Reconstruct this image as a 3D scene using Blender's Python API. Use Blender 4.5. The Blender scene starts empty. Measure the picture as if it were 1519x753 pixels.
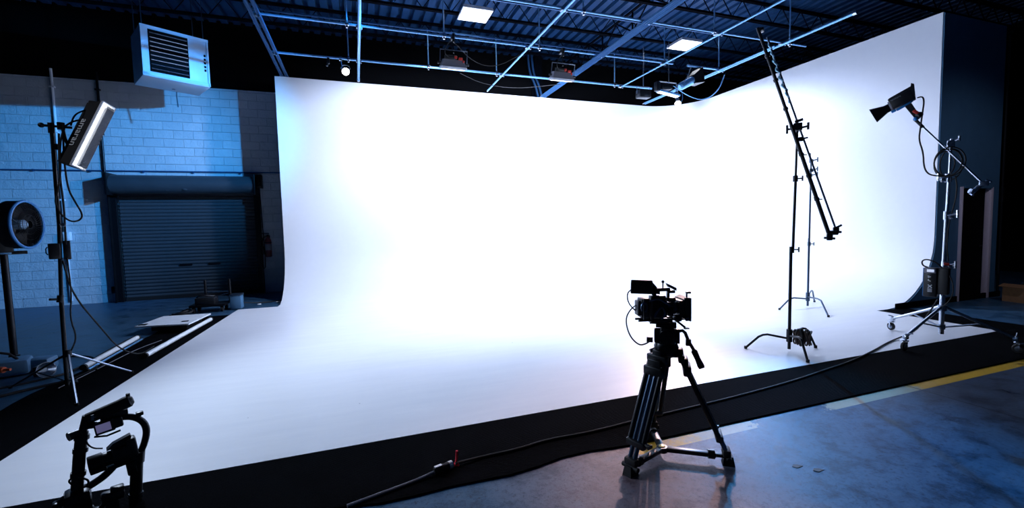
import bpy, bmesh, math, random
from mathutils import Vector, Matrix
random.seed(7)
SC = bpy.context.scene
COL = SC.collection
PI = math.pi
V = Vector

# ------------------------------------------------------------------ materials
def mat(name, col, rough=0.5, metal=0.0, spec=0.5, emit=None, estr=0.0):
    m = bpy.data.materials.new(name); m.use_nodes = True
    b = m.node_tree.nodes['Principled BSDF']
    b.inputs['Base Color'].default_value = (*col, 1)
    b.inputs['Roughness'].default_value = rough
    b.inputs['Metallic'].default_value = metal
    b.inputs['Specular IOR Level'].default_value = spec
    if emit:
        b.inputs['Emission Color'].default_value = (*emit, 1)
        b.inputs['Emission Strength'].default_value = estr
    return m

class NT:
    def __init__(s, m): s.t = m.node_tree; s.n = s.t.nodes; s.b = s.n['Principled BSDF']
    def new(s, k, **kw):
        n = s.n.new(k)
        for a, v in kw.items(): setattr(n, a, v)
        return n
    def link(s, a, b): s.t.links.new(a, b)
    def math(s, op, a, b=None, c=None):
        n = s.n.new('ShaderNodeMath'); n.operation = op
        for i, v in enumerate((a, b, c)):
            if v is None: continue
            if isinstance(v, (int, float)): n.inputs[i].default_value = v
            else: s.link(v, n.inputs[i])
        return n.outputs[0]
    def mix(s, f, a, b):
        n = s.n.new('ShaderNodeMix'); n.data_type = 'RGBA'
        if isinstance(f, (int, float)): n.inputs[0].default_value = f
        else: s.link(f, n.inputs[0])
        for i, v in ((6, a), (7, b)):
            if isinstance(v, tuple): n.inputs[i].default_value = (*v, 1)
            else: s.link(v, n.inputs[i])
        return n.outputs[2]
    def noise(s, scale, detail=4, vec=None, rough=0.55):
        n = s.n.new('ShaderNodeTexNoise'); n.inputs['Scale'].default_value = scale
        n.inputs['Detail'].default_value = detail; n.inputs['Roughness'].default_value = rough
        if vec: s.link(vec, n.inputs['Vector'])
        return n.outputs['Fac']
    def ramp(s, f, a, b, lo=0.0, hi=1.0):
        n = s.n.new('ShaderNodeMapRange'); s.link(f, n.inputs[0])
        for i, v in enumerate((a, b, lo, hi)): n.inputs[i+1].default_value = v
        return n.outputs[0]
    def obj(s):
        return s.n.new('ShaderNodeTexCoord').outputs['Object']
    def bump(s, h, strength=0.3, dist=0.01):
        n = s.n.new('ShaderNodeBump'); n.inputs['Strength'].default_value = strength
        n.inputs['Distance'].default_value = dist
        s.link(h, n.inputs['Height']); s.link(n.outputs[0], s.b.inputs['Normal'])

M = {}
def speck(name, col, rough, metal=0.0, scale=60, amt=0.25, bump=0.0, spec=0.5):
    """a material whose colour is broken up a little by noise"""
    m = mat(name, col, rough, metal, spec); t = NT(m); o = t.obj()
    f = t.noise(scale, 4, o)
    t.link(t.mix(f, tuple(c*(1-amt) for c in col), tuple(min(1, c*(1+amt)) for c in col)), t.b.inputs['Base Color'])
    if bump: t.bump(t.noise(scale*3, 3, o), bump, 0.003)
    M[name] = m; return m
speck('black_plastic', (.008, .009, .012), .42)
speck('black_metal', (.010, .012, .016), .34, .6)
speck('black_rubber', (.006, .006, .007), .7)
speck('black_fabric', (.008, .008, .010), .85, bump=.3)
speck('chrome', (.62, .68, .78), .22, 1.0, amt=.08)
speck('steel', (.30, .36, .46), .30, 1.0, amt=.15)
speck('dark_steel', (.060, .095, .15), .30, .8)
speck('galvanised', (.20, .46, .78), .36, .7, scale=25, amt=.3)
speck('galvanised_dull', (.030, .11, .26), .45, .6, scale=25, amt=.3)
speck('strut_blue', (.07, .22, .46), .42, .5, scale=25, amt=.3)
speck('white_paint', (.72, .75, .82), .45, amt=.06)
speck('heater_paint', (.42, .52, .66), .42, scale=9, amt=.05)
speck('grey_paint', (.20, .20, .24), .5, amt=.1)
speck('grey_jamb', (.70, .64, .74), .55, amt=.12)
speck('grey_grid', (.30, .31, .34), .8, scale=160, amt=.5)
speck('blue_plastic', (.02, .22, .60), .4)
speck('fan_blue', (.05, .26, .62), .4)
speck('fan_silver', (.35, .55, .75), .4, .3)
speck('red_plastic', (.55, .03, .02), .4)
speck('red_tape', (.75, .02, .05), .5)
speck('orange_plastic', (.55, .10, .03), .5)
speck('brown_cord', (.05, .028, .02), .55)
speck('cardboard', (.22, .11, .05), .8, scale=20)
speck('navy_paint', (.06, .16, .28), .62, scale=5, amt=.15)
speck('black_paint', (.0014, .0017, .0026), .9, spec=.1)
speck('deck_steel', (.010, .055, .160), .5, .1, scale=4, amt=.3)
speck('joist_steel', (.002, .003, .006), .8, spec=.04)
speck('door_slat', (.042, .052, .064), .5, .1, scale=3, amt=.15)
speck('door_hood', (.036, .046, .058), .5, .1, scale=4, amt=.2)
speck('extinguisher_red', (.16, .03, .03), .35)
speck('foam_board', (.78, .82, .86), .6, scale=6, amt=.12)
speck('tube_white', (.88, .92, .95), .25, amt=.05)
speck('yellow_metal', (.55, .42, .14), .4, .3)
speck('screen_dark', (.01, .012, .02), .15)
speck('clear_wrap', (.30, .62, .85), .25, amt=.3)
speck('letter_white', (.92, .93, .95), .5, amt=.05)
speck('letter_grey', (.30, .32, .36), .5, amt=.05)
def glow(name, col, s):
    M[name] = mat(name, (.8, .8, .8), .5, emit=col, estr=s)
    t = NT(M[name]); f = t.noise(30, 2, t.obj())
    t.link(t.ramp(f, 0, 1, s*.97, s*1.03), t.b.inputs['Emission Strength'])
glow('lamp_white', (.92, .96, 1), 4.0)
glow('lamp_warm', (1, .93, .85), 12.0)
glow('lamp_panel', (.8, .88, 1), 5.0)
glow('screen_lit', (.26, .24, .52), .28)
glow('screen_white', (.6, .7, .95), .7)

# cyclorama paint, slight roller mottling
def make_cyc():
    m = mat('cyc_white', (.84, .86, .90), .50, spec=.35); t = NT(m); o = t.obj()
    f = t.noise(1.3, 6, o, .65); g = t.noise(9, 5, o)
    c = t.mix(t.math('MULTIPLY', f, g), (.80, .825, .87), (.875, .89, .92))
    t.link(c, t.b.inputs['Base Color'])
    t.bump(t.noise(140, 2, o), .05, .002)
    M['cyc_white'] = m
    # the painted floor is scuffed by feet and wheels: fine long strokes, small dark specks
    m = mat('cyc_floor', (.82, .83, .88), .38, spec=.4); t = NT(m); o = t.obj()
    mp = t.new('ShaderNodeMapping'); t.link(o, mp.inputs[0]); mp.inputs['Scale'].default_value = (.5, 3.2, 1)
    f = t.noise(2.2, 7, mp.outputs[0], .7)
    c = t.mix(t.ramp(f, .3, .7), (.79, .805, .85), (.85, .86, .895))
    vo = t.new('ShaderNodeTexVoronoi'); vo.inputs['Scale'].default_value = 2.3; t.link(o, vo.inputs['Vector'])
    dark = t.math('LESS_THAN', vo.outputs['Distance'], .018)
    c = t.mix(t.math('MULTIPLY', dark, .75), c, (.06, .06, .08))
    t.link(c, t.b.inputs['Base Color'])
    M['cyc_floor'] = m
make_cyc()

def make_concrete():
    m = mat('concrete', (.1, .12, .15), .4, spec=.10); t = NT(m); o = t.obj()
    sep = t.new('ShaderNodeSeparateXYZ'); t.link(o, sep.inputs[0]); x, y = sep.outputs[0], sep.outputs[1]
    big = t.noise(.8, 6, o, .6); mid = t.noise(4.5, 10, o, .75); fine = t.noise(34, 8, o, .85)
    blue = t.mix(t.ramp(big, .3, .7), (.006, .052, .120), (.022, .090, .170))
    # warm lamp pool round the tripod painted in as brown, fading into blue
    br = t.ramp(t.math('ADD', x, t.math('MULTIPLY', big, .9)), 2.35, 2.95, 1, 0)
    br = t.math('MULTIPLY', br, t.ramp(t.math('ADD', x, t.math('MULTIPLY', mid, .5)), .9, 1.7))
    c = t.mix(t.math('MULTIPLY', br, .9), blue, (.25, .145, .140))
    dk = t.ramp(t.math('ADD', x, t.math('MULTIPLY', big, .6)), 4.0, 4.7)  # light falloff at the front right, painted into the colour as a dark zone
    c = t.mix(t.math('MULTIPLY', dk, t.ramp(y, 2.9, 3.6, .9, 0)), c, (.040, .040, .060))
    c = t.mix(t.ramp(mid, .35, .62, 0, .75), c, t.mix(.55, c, (.11, .18, .27)))
    c = t.mix(t.ramp(mid, .50, .40, 0, .7), c, t.mix(.7, c, (.002, .006, .014)))
    c = t.mix(t.ramp(fine, .52, .62, 0, .8), c, (.004, .008, .016))
    t.link(t.mix(t.math('MULTIPLY', br, .85), (.22, .58, 1.0), (1.0, .85, .85)), t.b.inputs['Specular Tint'])  # blue and warm light pools also put into the reflection tint
    # control joints
    j1 = t.math('LESS_THAN', t.math('ABSOLUTE', t.math('ADD', t.math('SUBTRACT', x, 4.83), t.math('MULTIPLY', t.math('SUBTRACT', mid, .5), .03))), .007)
    j2 = t.math('LESS_THAN', t.math('ABSOLUTE', t.math('SUBTRACT', x, -5.4)), .006)
    j = t.math('MAXIMUM', j1, j2)
    # worn safety line: cream where the yellow has rubbed off
    ln = t.math('MULTIPLY', t.math('GREATER_THAN', y, 2.475), t.math('LESS_THAN', y, 2.60))
    ln = t.math('MULTIPLY', ln, t.math('GREATER_THAN', t.math('ADD', x, t.math('MULTIPLY', mid, .4)), 1.98))
    xm = t.math('ADD', x, t.math('MULTIPLY', t.math('SUBTRACT', mid, .5), 1.4))
    gone = t.math('MULTIPLY', t.math('GREATER_THAN', xm, 2.85), t.math('LESS_THAN', xm, 3.65))
    wear = t.math('MULTIPLY', t.math('SUBTRACT', 1.0, gone), t.math('GREATER_THAN', t.math('ADD', mid, t.ramp(x, 1.2, 4.6, .02, .20)), .47))
    rub = t.ramp(xm, 4.75, 4.9)
    near = t.ramp(xm, 2.1, 2.35, 1, 0)
    yel = t.mix(t.math('MAXIMUM', rub, near), (.36, .33, .25), (.62, .36, .035))
    yel = t.mix(t.ramp(fine, .5, .75, 0, .55), yel, (.16, .11, .05))
    c = t.mix(t.math('MULTIPLY', ln, wear), c, yel)
    c = t.mix(j, c, (.012, .014, .018))
    t.link(c, t.b.inputs['Base Color'])
    t.link(t.ramp(mid,   .3, .75, .26, .40), t.b.inputs['Roughness'])
    h = t.math('ADD', t.math('MULTIPLY', mid, .35), t.math('MULTIPLY', fine, .65))
    t.bump(t.math('SUBTRACT', h, j), .28, .02)
    M['concrete'] = m
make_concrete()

def make_block():
    m = mat('block_wall', (.5, .55, .6), .5, spec=.4); t = NT(m); o = t.obj()
    sep = t.new('ShaderNodeSeparateXYZ'); t.link(o, sep.inputs[0])
    cmb = t.new('ShaderNodeCombineXYZ'); t.link(sep.outputs[0], cmb.inputs[0]); t.link(sep.outputs[2], cmb.inputs[1])
    br = t.new('ShaderNodeTexBrick'); t.link(cmb.outputs[0], br.inputs['Vector'])
    br.inputs['Scale'].default_value = 1; br.inputs['Brick Width'].default_value = .406
    br.inputs['Row Height'].default_value = .203; br.inputs['Mortar Size'].default_value = .007
    br.inputs['Mortar Smooth'].default_value = .6
    br.inputs['Color1'].default_value = (.50, .56, .62, 1); br.inputs['Color2'].default_value = (.58, .63, .69, 1)
    br.inputs['Mortar'].default_value = (.50, .56, .625, 1)
    f = t.noise(2.5, 6, o)
    c = t.mix(t.ramp(f, .3, .7, 0, .35), br.outputs['Color'], (.38, .45, .53))
    t.link(c, t.b.inputs['Base Color'])
    h = t.math('SUBTRACT', t.math('ADD', t.math('MULTIPLY', t.noise(30, 5, o), .55), t.math('MULTIPLY', t.noise(5, 3, o), .9)), br.outputs['Fac'])
    t.bump(h, .9, .022)
    M['block_wall'] = m
make_block()

def make_carpet():
    m = mat('carpet_black', (.003, .003, .004), 1.0, spec=.02); t = NT(m); o = t.obj()
    wv = t.new('ShaderNodeTexWave'); wv.bands_direction = 'Y'; wv.inputs['Scale'].default_value = 22
    wv.inputs['Distortion'].default_value = 1.2; wv.inputs['Detail'].default_value = 2
    t.link(o, wv.inputs['Vector'])
    f = t.noise(4, 6, o)
    c = t.mix(t.ramp(f, .3, .7), (.0007, .0009, .0014), (.0020, .0024, .0036))
    c = t.mix(t.math('MULTIPLY', wv.outputs['Fac'], .5), c, (.0028, .0032, .0045))
    t.link(c, t.b.inputs['Base Color'])
    t.bump(t.math('ADD', wv.outputs['Fac'], t.noise(180, 2, o)), .5, .006)
    M['carpet_black'] = m
make_carpet()

# ------------------------------------------------------------------ mesh helper
I4 = Matrix.Identity(4)
class MB:
    def __init__(s, T=None): s.bm = bmesh.new(); s.T = T or I4
    def _tr(s, vs, L=None):
        A = s.T @ L if L is not None else s.T
        for v in vs: v.co = A @ v.co
        return s
    def box(s, c, d, L=None, bev=0.0, R=None):
        g = bmesh.ops.create_cube(s.bm, size=1); vs = g['verts']
        for v in vs: v.co = V((v.co.x*d[0], v.co.y*d[1], v.co.z*d[2]))
        if bev:
            es = list({e for v in vs for e in v.link_edges})
            r = bmesh.ops.bevel(s.bm, geom=es, offset=bev, segments=2, affect='EDGES', profile=.5)
            vs = list({v for f in r['faces'] for v in f.verts} | {v for v in vs if v.is_valid})
        A = Matrix.Translation(c)
        if R is not None: A = A @ R
        if L is not None: A = L @ A
        return s._tr(vs, A)
    def ring(s, c, ax, r, seg):
        ax = ax.normalized(); u = ax.orthogonal().normalized(); w = ax.cross(u)
        return [c + u*(r*math.cos(2*PI*i/seg)) + w*(r*math.sin(2*PI*i/seg)) for i in range(seg)]
    def cyl(s, a, b, r0, r1=None, seg=14, L=None, caps=True):
        a, b = V(a), V(b); r1 = r0 if r1 is None else r1
        A = [s.bm.verts.new(p) for p in s.ring(a, b-a, r0, seg)]
        B = [s.bm.verts.new(p) for p in s.ring(b, b-a, r1, seg)]
        for i in range(seg):
            j = (i+1) % seg; s.bm.faces.new((A[i], A[j], B[j], B[i]))
        if caps: s.bm.faces.new(A[::-1]); s.bm.faces.new(B)
        return s._tr(A+B, L)
    def tube(s, pts, r, seg=8, closed=False, L=None, smooth=0):
        pts = [V(p) for p in pts]
        for _ in range(smooth):
            q = []; n = len(pts); rng = n if closed else n-1
            if not closed: q.append(pts[0])
            for i in range(rng):
                a, b = pts[i], pts[(i+1) % n]
                q += [a.lerp(b, .25), a.lerp(b, .75)]
            if not closed: q.append(pts[-1])
            pts = q
        n = len(pts); rings = []; u = None
        for i in range(n):
            if closed: tdir = pts[(i+1) % n]-pts[i-1]
            else: tdir = pts[min(i+1, n-1)]-pts[max(i-1, 0)]
            tdir.normalize()
            u = tdir.orthogonal().normalized() if u is None else (u - tdir*u.dot(tdir)).normalized()
            w = tdir.cross(u); rr = r[i] if isinstance(r, (list, tuple)) else r
            rings.append([s.bm.verts.new(pts[i]+u*(rr*math.cos(2*PI*k/seg))+w*(rr*math.sin(2*PI*k/seg))) for k in range(seg)])
        for i in range(n if closed else n-1):
            A, B = rings[i], rings[(i+1) % n]
            off = 0
            if closed and i == n-1:   # close with least twist
                off = min(range(seg), key=lambda o: (A[0].co-B[o].co).length)
            for k in range(seg):
                s.bm.faces.new((A[k], A[(k+1) % seg], B[(k+1+off) % seg], B[(k+off) % seg]))
        if not closed: s.bm.faces.new(rings[0][::-1]); s.bm.faces.new(rings[-1])
        return s._tr([v for q in rings for v in q], L)
    def lathe(s, prof, a, ax, seg=20, L=None):
        """profile [(radius, distance along ax)] turned about the axis ax through a"""
        a, ax = V(a), V(ax).normalized(); rings = []
        for r, h in prof: rings.append([s.bm.verts.new(p) for p in s.ring(a+ax*h, ax, max(r, 1e-4), seg)])
        for A, B in zip(rings, rings[1:]):
            for k in range(seg): s.bm.faces.new((A[k], A[(k+1) % seg], B[(k+1) % seg], B[k]))
        s.bm.faces.new(rings[0][::-1]); s.bm.faces.new(rings[-1])
        return s._tr([v for q in rings for v in q], L)
    def prism(s, poly, a, b, L=None):
        """polygon of 3-D points swept from +a to +b"""
        a, b = V(a), V(b)
        A = [s.bm.verts.new(V(p)+a) for p in poly]; B = [s.bm.verts.new(V(p)+b) for p in poly]
        n = len(poly)
        for i in range(n): s.bm.faces.new((A[i], A[(i+1) % n], B[(i+1) % n], B[i]))
        s.bm.faces.new(A[::-1]); s.bm.faces.new(B)
        return s._tr(A+B, L)
    def hexa(s, p, L=None):
        """eight corners: 0-3 one face, 4-7 the opposite one"""
        v = [s.bm.verts.new(V(q)) for q in p]
        for f in ((3, 2, 1, 0), (4, 5, 6, 7), (0, 1, 5, 4), (1, 2, 6, 5), (2, 3, 7, 6), (3, 0, 4, 7)): s.bm.faces.new([v[i] for i in f])
        return s._tr(v, L)
    def ball(s, c, r, L=None, sc=(1, 1, 1), seg=14):
        g = bmesh.ops.create_uvsphere(s.bm, u_segments=seg, v_segments=max(6, seg*2//3), radius=r)
        for v in g['verts']: v.co = V((v.co.x*sc[0], v.co.y*sc[1], v.co.z*sc[2]))+V(c)
        return s._tr(g['verts'], L)
ORIG = {}
def build(mb, name, material, parent=None, sharp=38):
    o0 = V((0, 0, 0)) if parent is None else ORIG[parent]
    bmesh.ops.recalc_face_normals(mb.bm, faces=mb.bm.faces[:])
    for v in mb.bm.verts: v.co -= o0
    me = bpy.data.meshes.new(name); mb.bm.to_mesh(me); mb.bm.free()
    me.materials.append(M[material])
    me.polygons.foreach_set('use_smooth', [True]*len(me.polygons))
    me.set_sharp_from_angle(angle=math.radians(sharp))
    o = bpy.data.objects.new(name, me); COL.objects.link(o)
    if parent is not None: o.parent = parent
    ORIG[o] = o0
    return o
MB.build = build

def thing(name, loc, label, cat, group=None):
    o = bpy.data.objects.new(name, None); COL.objects.link(o); o.location = loc
    o.empty_display_size = .1
    o['label'] = label; o['category'] = cat
    if group: o['group'] = group
    ORIG[o] = V(loc); return o
def tag(o, label, cat, group=None):
    o['label'] = label; o['category'] = cat
    if group: o['group'] = group
    return o
def struct(o): o['kind'] = 'structure'; return o
def group_empty(name, loc):
    o = bpy.data.objects.new(name, None); COL.objects.link(o); o.location = loc
    ORIG[o] = V(loc); o['kind'] = 'structure'; return o
def single(mb, name, material, label, cat, org, group=None):
    """a thing that is one mesh, with its origin at its base"""
    org = V(org)
    for v in mb.bm.verts: v.co -= org
    o = mb.build(name, material); o.location = org; ORIG[o] = org
    return tag(o, label, cat, group)
def dup(root, loc, label, group=None):
    r = root.copy(); COL.objects.link(r); r.location = loc; r['label'] = label
    if group: r['group'] = group
    for ch in list(root.children):
        c = ch.copy(); COL.objects.link(c); c.parent = r
        for g in list(ch.children):
            d = g.copy(); COL.objects.link(d); d.parent = c
    return r
def frame(loc, deg): return Matrix.Translation(loc) @ Matrix.Rotation(math.radians(deg), 4, 'Z')
def text(name, body, size, L, material, parent, depth=.001):
    cu = bpy.data.curves.new(name, 'FONT'); cu.body = body; cu.size = size
    cu.align_x = 'CENTER'; cu.align_y = 'CENTER'; cu.extrude = depth
    tmp = bpy.data.objects.new('tmp', cu); COL.objects.link(tmp)
    dg = bpy.context.evaluated_depsgraph_get(); me = bpy.data.meshes.new_from_object(tmp.evaluated_get(dg))
    bpy.data.objects.remove(tmp)
    me.name = name
    me.transform(Matrix.Translation(-ORIG[parent]) @ L)
    me.materials.clear(); me.materials.append(M[material])
    o = bpy.data.objects.new(name, me); COL.objects.link(o); o.parent = parent; ORIG[o] = ORIG[parent]
    return o

# ------------------------------------------------------------------ the setting
XW, YW, HC = 9.71, 11.38, 5.09          # right and back planes of the cyclorama, its height
XL, YE, YB = -1.60, 4.87, 12.82         # its left end, its right end, the building's block wall
RC = 1.2                                # cove radius

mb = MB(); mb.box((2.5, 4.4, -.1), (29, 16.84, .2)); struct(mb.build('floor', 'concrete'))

# block wall with the roll-up door's opening; painted black above the blocks
mb = MB()
def yz(b, x0, x1, z0, z1): b.box(((x0+x1)/2, YB+.1, (z0+z1)/2), (x1-x0, .2, z1-z0))
yz(mb, -12, -5.26, 0, 5.12); yz(mb, -5.26, -2.40, 2.56, 5.12); yz(mb, -2.40, 17, 0, 5.12)
wb = struct(mb.build('wall_back', 'block_wall'))
mb = MB(); yz(mb, -12, 17, 5.12, 6.75); mb.build('black_upper_wall', 'black_paint', wb)
mb = MB(); mb.box((-12.1, 4.4, 3.37), (.2, 17, 6.75)); struct(mb.build('wall_left', 'black_paint'))
mb = MB(); mb.box((17.1, 4.4, 3.37), (.2, 17, 6.75)); struct(mb.build('wall_right', 'black_paint'))

# ribbed metal roof deck
mb = MB(); prof = []; x = -12.0
while x < 17:
    for dx, z in ((0, 6.70), (.15, 6.70), (.165, 6.80), (.245, 6.80)): prof.append((x+dx, z))
    x += .26
prof.append((17, 6.70))
lo = [mb.bm.verts.new((px, 2.0, pz)) for px, pz in prof]; hi = [mb.bm.verts.new((px, YB+.2, pz)) for px, pz in prof]
for i in range(len(prof)-1): mb.bm.faces.new((lo[i], lo[i+1], hi[i+1], hi[i]))
struct(mb.build('ceiling', 'deck_steel', sharp=20))

# open-web joists under the deck
def joist(y):
    m = MB()
    for z in (6.665, 6.24):
        m.box((2.5, y-.025, z), (28.8, .03, .05)); m.box((2.5, y+.025, z), (28.8, .03, .05))
    pts = []; x = -11.8; k = 0
    while x < 16.8: pts.append((x, y, 6.25 if k % 2 else 6.66)); x += .31; k += 1
    m.tube(pts, .014, 5)
    return struct(m.build('ceiling_joist', 'joist_steel'))
j0 = joist(9.72)
for y in (11.35, 8.10, 6.48, 4.86, 3.24):
    j = j0.copy(); COL.objects.link(j); j.location.y = y-9.72
m = MB()                                # girder along the room that carries the joists
for z in (6.20, 5.72): m.box((6.15, 7.4, z+.2), (.05, 10.6, .04))
for k in range(8):
    y0 = 2.3+k*1.3
    m.box((6.15, y0, 6.16), (.03, .03, .44)); m.cyl((6.15, y0, 5.94), (6.15, y0+.65, 6.38), .018, seg=6); m.cyl((6.15, y0+.65, 6.38), (6.15, y0+1.3, 5.94), .018, seg=6)
struct(m.build('ceiling_girder', 'joist_steel'))
m = MB(); m.box((5.37, 12.6, 3.37), (.03, .24, 6.7)); m.box((5.37, 12.48, 3.37), (.24, .03, 6.7)); m.box((5.37, 12.72, 3.37), (.24, .03, 6.7))
struct(m.build('wall_column', 'joist_steel'))
for sx in (0, .12):
    m = MB(); m.tube([(5.05+sx, 12.5, 6.7), (5.1+sx, 12.5, 6.1), (5.28+sx, 12.45, 5.75), (5.4+sx, 12.4, 5.0)], .035, 8, smooth=2)
    struct(m.build('wall_pipe', 'galvanised_dull'))

# roll-up door
d = group_empty('door_1', (-3.83, YB, 0))
m = MB(); n = 30; prof = []
for i in range(n):
    z = .06+i*2.52/n
    for f, yy in ((0, 0), (.2, -.020), (.45, -.028), (.75, -.022), (.93, -.002)): prof.append((z+f*2.52/n, YB+.03+yy))
A = [m.bm.verts.new((-5.22, y, z)) for z, y in prof]; B = [m.bm.verts.new((-2.43, y, z)) for z, y in prof]
for i in range(len(prof)-1): m.bm.faces.new((A[i], B[i], B[i+1], A[i+1]))
m.build('slat_curtain', 'door_slat', d, sharp=60)
m = MB(); m.box((-3.83, YB+.01, .045), (2.79, .05, .09)); m.build('bottom_bar', 'black_rubber', d)
m = MB()
m.tube([(-5.23, YB-.23, 2.74), (-2.36, YB-.23, 2.74)], .215, 26)
m.box((-3.8, YB-.12, 2.94), (2.87, .26, .03))
for k in range(9):                      # dents in the sheet
    m.ball((-3.75+random.uniform(-.45, .5), YB-.40+random.uniform(0, .05), 2.72+random.uniform(-.1, .1)), .05, sc=(1.5, .5, 1), seg=8)
h = m.build('coil_hood', 'door_hood', d)
for x in (-5.25, -2.33):
    m = MB(); m.box((x, YB-.22, 2.74), (.05, .50, .50), bev=.01); m.build('end_bracket', 'black_metal', d)
for x in (-5.30, -2.36):
    m = MB(); m.box((x, YB-.05, 1.28), (.12, .10, 2.56)); m.box((x+(-.05 if x < -4 else .05), YB-.09, 1.28), (.02, .18, 2.56)); m.build('guide_rail', 'black_metal', d)
for x in (-3.98, -3.38):
    m = MB(); m.box((x, YB-.015, .82), (.26, .035, .045), bev=.008); m.build('lift_handle', 'black_metal', d)
m = MB(); m.box((-2.26, YB-.16, 2.84), (.13, .18, .34), bev=.015); m.cyl((-2.26, YB-.27, 2.72), (-2.26, YB-.27, 2.94), .06)
m.tube([(-2.26, YB-.22, 2.7), (-2.24, YB-.2, 1.6), (-2.22, YB-.2, .7), (-2.27, YB-.2, .62), (-2.30, YB-.2, .75), (-2.29, YB-.2, 1.6), (-2.28, YB-.22, 2.7)], .011, 5, smooth=1)
m.build('chain_hoist', 'black_metal', d)

# conduits on the block wall
for x, mt in ((-6.235, 'white_paint'), (-5.43, 'black_metal')):
    m = MB(); m.tube([(x, YB-.03, .1 if x < -6 else 3.0), (x, YB-.03, 5.3)], .026, 10)
    for z in (1.1, 2.4, 3.9, 4.9):
        if x < -6 or z > 3: m.box((x, YB-.03, z), (.09, .065, .035))
    if x > -6: m.tube([(x, YB-.03, 3.0), (x, YB-.04, 2.93), (x+.06, YB-.04, 2.86), (x+.08, YB-.05, 2.6), (x+.06, YB-.05, .35)], .02, 8, smooth=2); m.box((x+.03, YB-.06, .3), (.12, .1, .16), bev=.01)
    struct(m.build('wall_conduit', mt))
m = MB(); m.tube([(-12, YB-.02, 3.045), (-1.4, YB-.02, 3.085)], .016, 8)
for x in range(-11, -2, 1): m.box((x+.3, YB-.02, 3.06), (.03, .05, .05))
struct(m.build('wall_conduit', 'galvanised_dull'))
m = MB(); m.box((-6.19, YB-.06, 1.58), (.13, .1, .2), bev=.012); m.box((-6.19, YB-.115, 1.58), (.08, .012, .13))
struct(m.build('wall_outlet', 'white_paint'))

# end wall of the cyclorama's right side with a doorway
prof = []
for k in range(15):
    a = PI/2*k/14; prof.append((XW-RC+RC*math.sin(a)+.012, RC-RC*math.cos(a)))
y0, y1 = YE-.02, YE+.10
m = MB()
poly = [(px, 0, max(pz, .0)) for px, pz in prof]+[(XW+.012, 0, HC-.01), (10.40, 0, HC-.01), (10.40, 0, 0)]
m.prism(poly, (0, y0, 0), (0, y1, 0))
m.prism([(10.40, 0, 2.10), (11.30, 0, 2.10), (11.30, 0, HC-.01), (10.40, 0, HC-.01)], (0, y0, 0), (0, y1, 0))
m.prism([(11.30, 0, 0), (11.60, 0, 0), (11.60, 0, HC-.01), (11.30, 0, HC-.01)], (0, y0, 0), (0, y1, 0))
m.prism([(11.60, YE, 0), (11.60, 7.2, 0), (11.60, 7.2, HC-.01), (11.60, YE, HC-.01)], (-.12, 0, 0), (0, 0, 0))
struct(m.build('wall_front', 'navy_paint'))
d = group_empty('door_2', (10.85, YE, 0))
m = MB(); m.box((10.385, YE-.03, 1.05), (.035, .06, 2.1), bev=.006); m.build('door_jamb', 'grey_jamb', d)
m = MB(); m.box((11.30, YE+.0, 1.05), (.05, .07, 2.1), bev=.006); m.box((11.325, YE-.035, 1.05), (.08, .03, 2.1), bev=.006); m.build('door_jamb', 'grey_jamb', d)
m = MB(); m.box((10.85, YE-.01, 2.10), (.86, .12, .05)); m.build('door_head', 'navy_paint', d)
m = MB(); m.box((10.84, YE+.06, 1.04), (.87, .045, 2.06)); lf = m.build('door_leaf', 'black_paint', d)
m = MB()
m.cyl((11.12, YE+.05, 1.0), (11.12, YE-.02, 1.0), .012); m.tube([(11.12, YE-.02, 1.0), (11.02, YE-.02, 1.0)], .011, 8); m.build('door_handle', 'black_metal', lf)
m = MB(); m.tube([(11.66, YE-.04, 0), (11.66, YE-.04, 4.95)], .022, 8); m.tube([(11.66, YE-.04, 4.95), (11.75, YE-.04, 4.99)], .03, 8)
m.box((11.66, YE-.04, 1.95), (.07, .06, .28), bev=.01); struct(m.build('wall_conduit', 'black_metal'))
m = MB(); m.box((10.2, YE-.035, .05), (3.1, .02, .1)); struct(m.build('baseboard_front', 'black_paint'))

# ------------------------------------------------------------------ cyclorama
cyc = thing('cyclorama', (3.5, 7.4, 0), 'tall white two-walled infinity cove with curved corner and white painted floor', 'studio backdrop')
RK = 1.35
path = []
for k in range(25): path.append((V((XL+(XW-RK-XL)*k/24, YW, 0)), V((0, -1, 0))))
for k in range(1, 17):
    a = PI/2*k/16
    path.append((V((XW-RK+RK*math.sin(a), YW-RK+RK*math.cos(a), 0)), V((-math.sin(a), -math.cos(a), 0))))
for k in range(1, 15): path.append((V((XW, YW-RK-(YW-RK-YE)*k/14, 0)), V((-1, 0, 0))))
m = MB(); rows = []
for p, nrm in path:
    col = []
    for k in range(13):
        a = PI/2*k/12; col.append(p+nrm*(RC-RC*math.sin(a))+V((0, 0, .012+RC-RC*math.cos(a))))
    for k in range(1, 9): col.append(p+V((0, 0, RC+.012+(HC-RC-.012)*k/8)))
    col.append(p-nrm*.11+V((0, 0, HC))); col.append(p-nrm*.11+V((0, 0, 0))); col.append(p+nrm*RC)
    rows.append([m.bm.verts.new(c) for c in col])
nc = len(rows[0])
for A, B in zip(rows, rows[1:]):
    for k in range(nc): m.bm.faces.new((A[k], A[(k+1) % nc], B[(k+1) % nc], B[k]))
m.bm.faces.new(rows[0]); m.bm.faces.new(rows[-1][::-1])
m.build('curved_wall', 'cyc_white', cyc, sharp=30)
m = MB()
poly = [(-2.47, 3.35), (8.17, 3.345), (8.23, YE), (8.62, YE), (8.62, 10.4), (-1.62, 10.4), (-1.62, 10.21), (-2.345, 10.21)]
m.prism([(x, y, 0) for x, y in poly], (0, 0, .001), (0, 0, .012)); m.build('painted_floor', 'cyc_floor', cyc)

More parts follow.
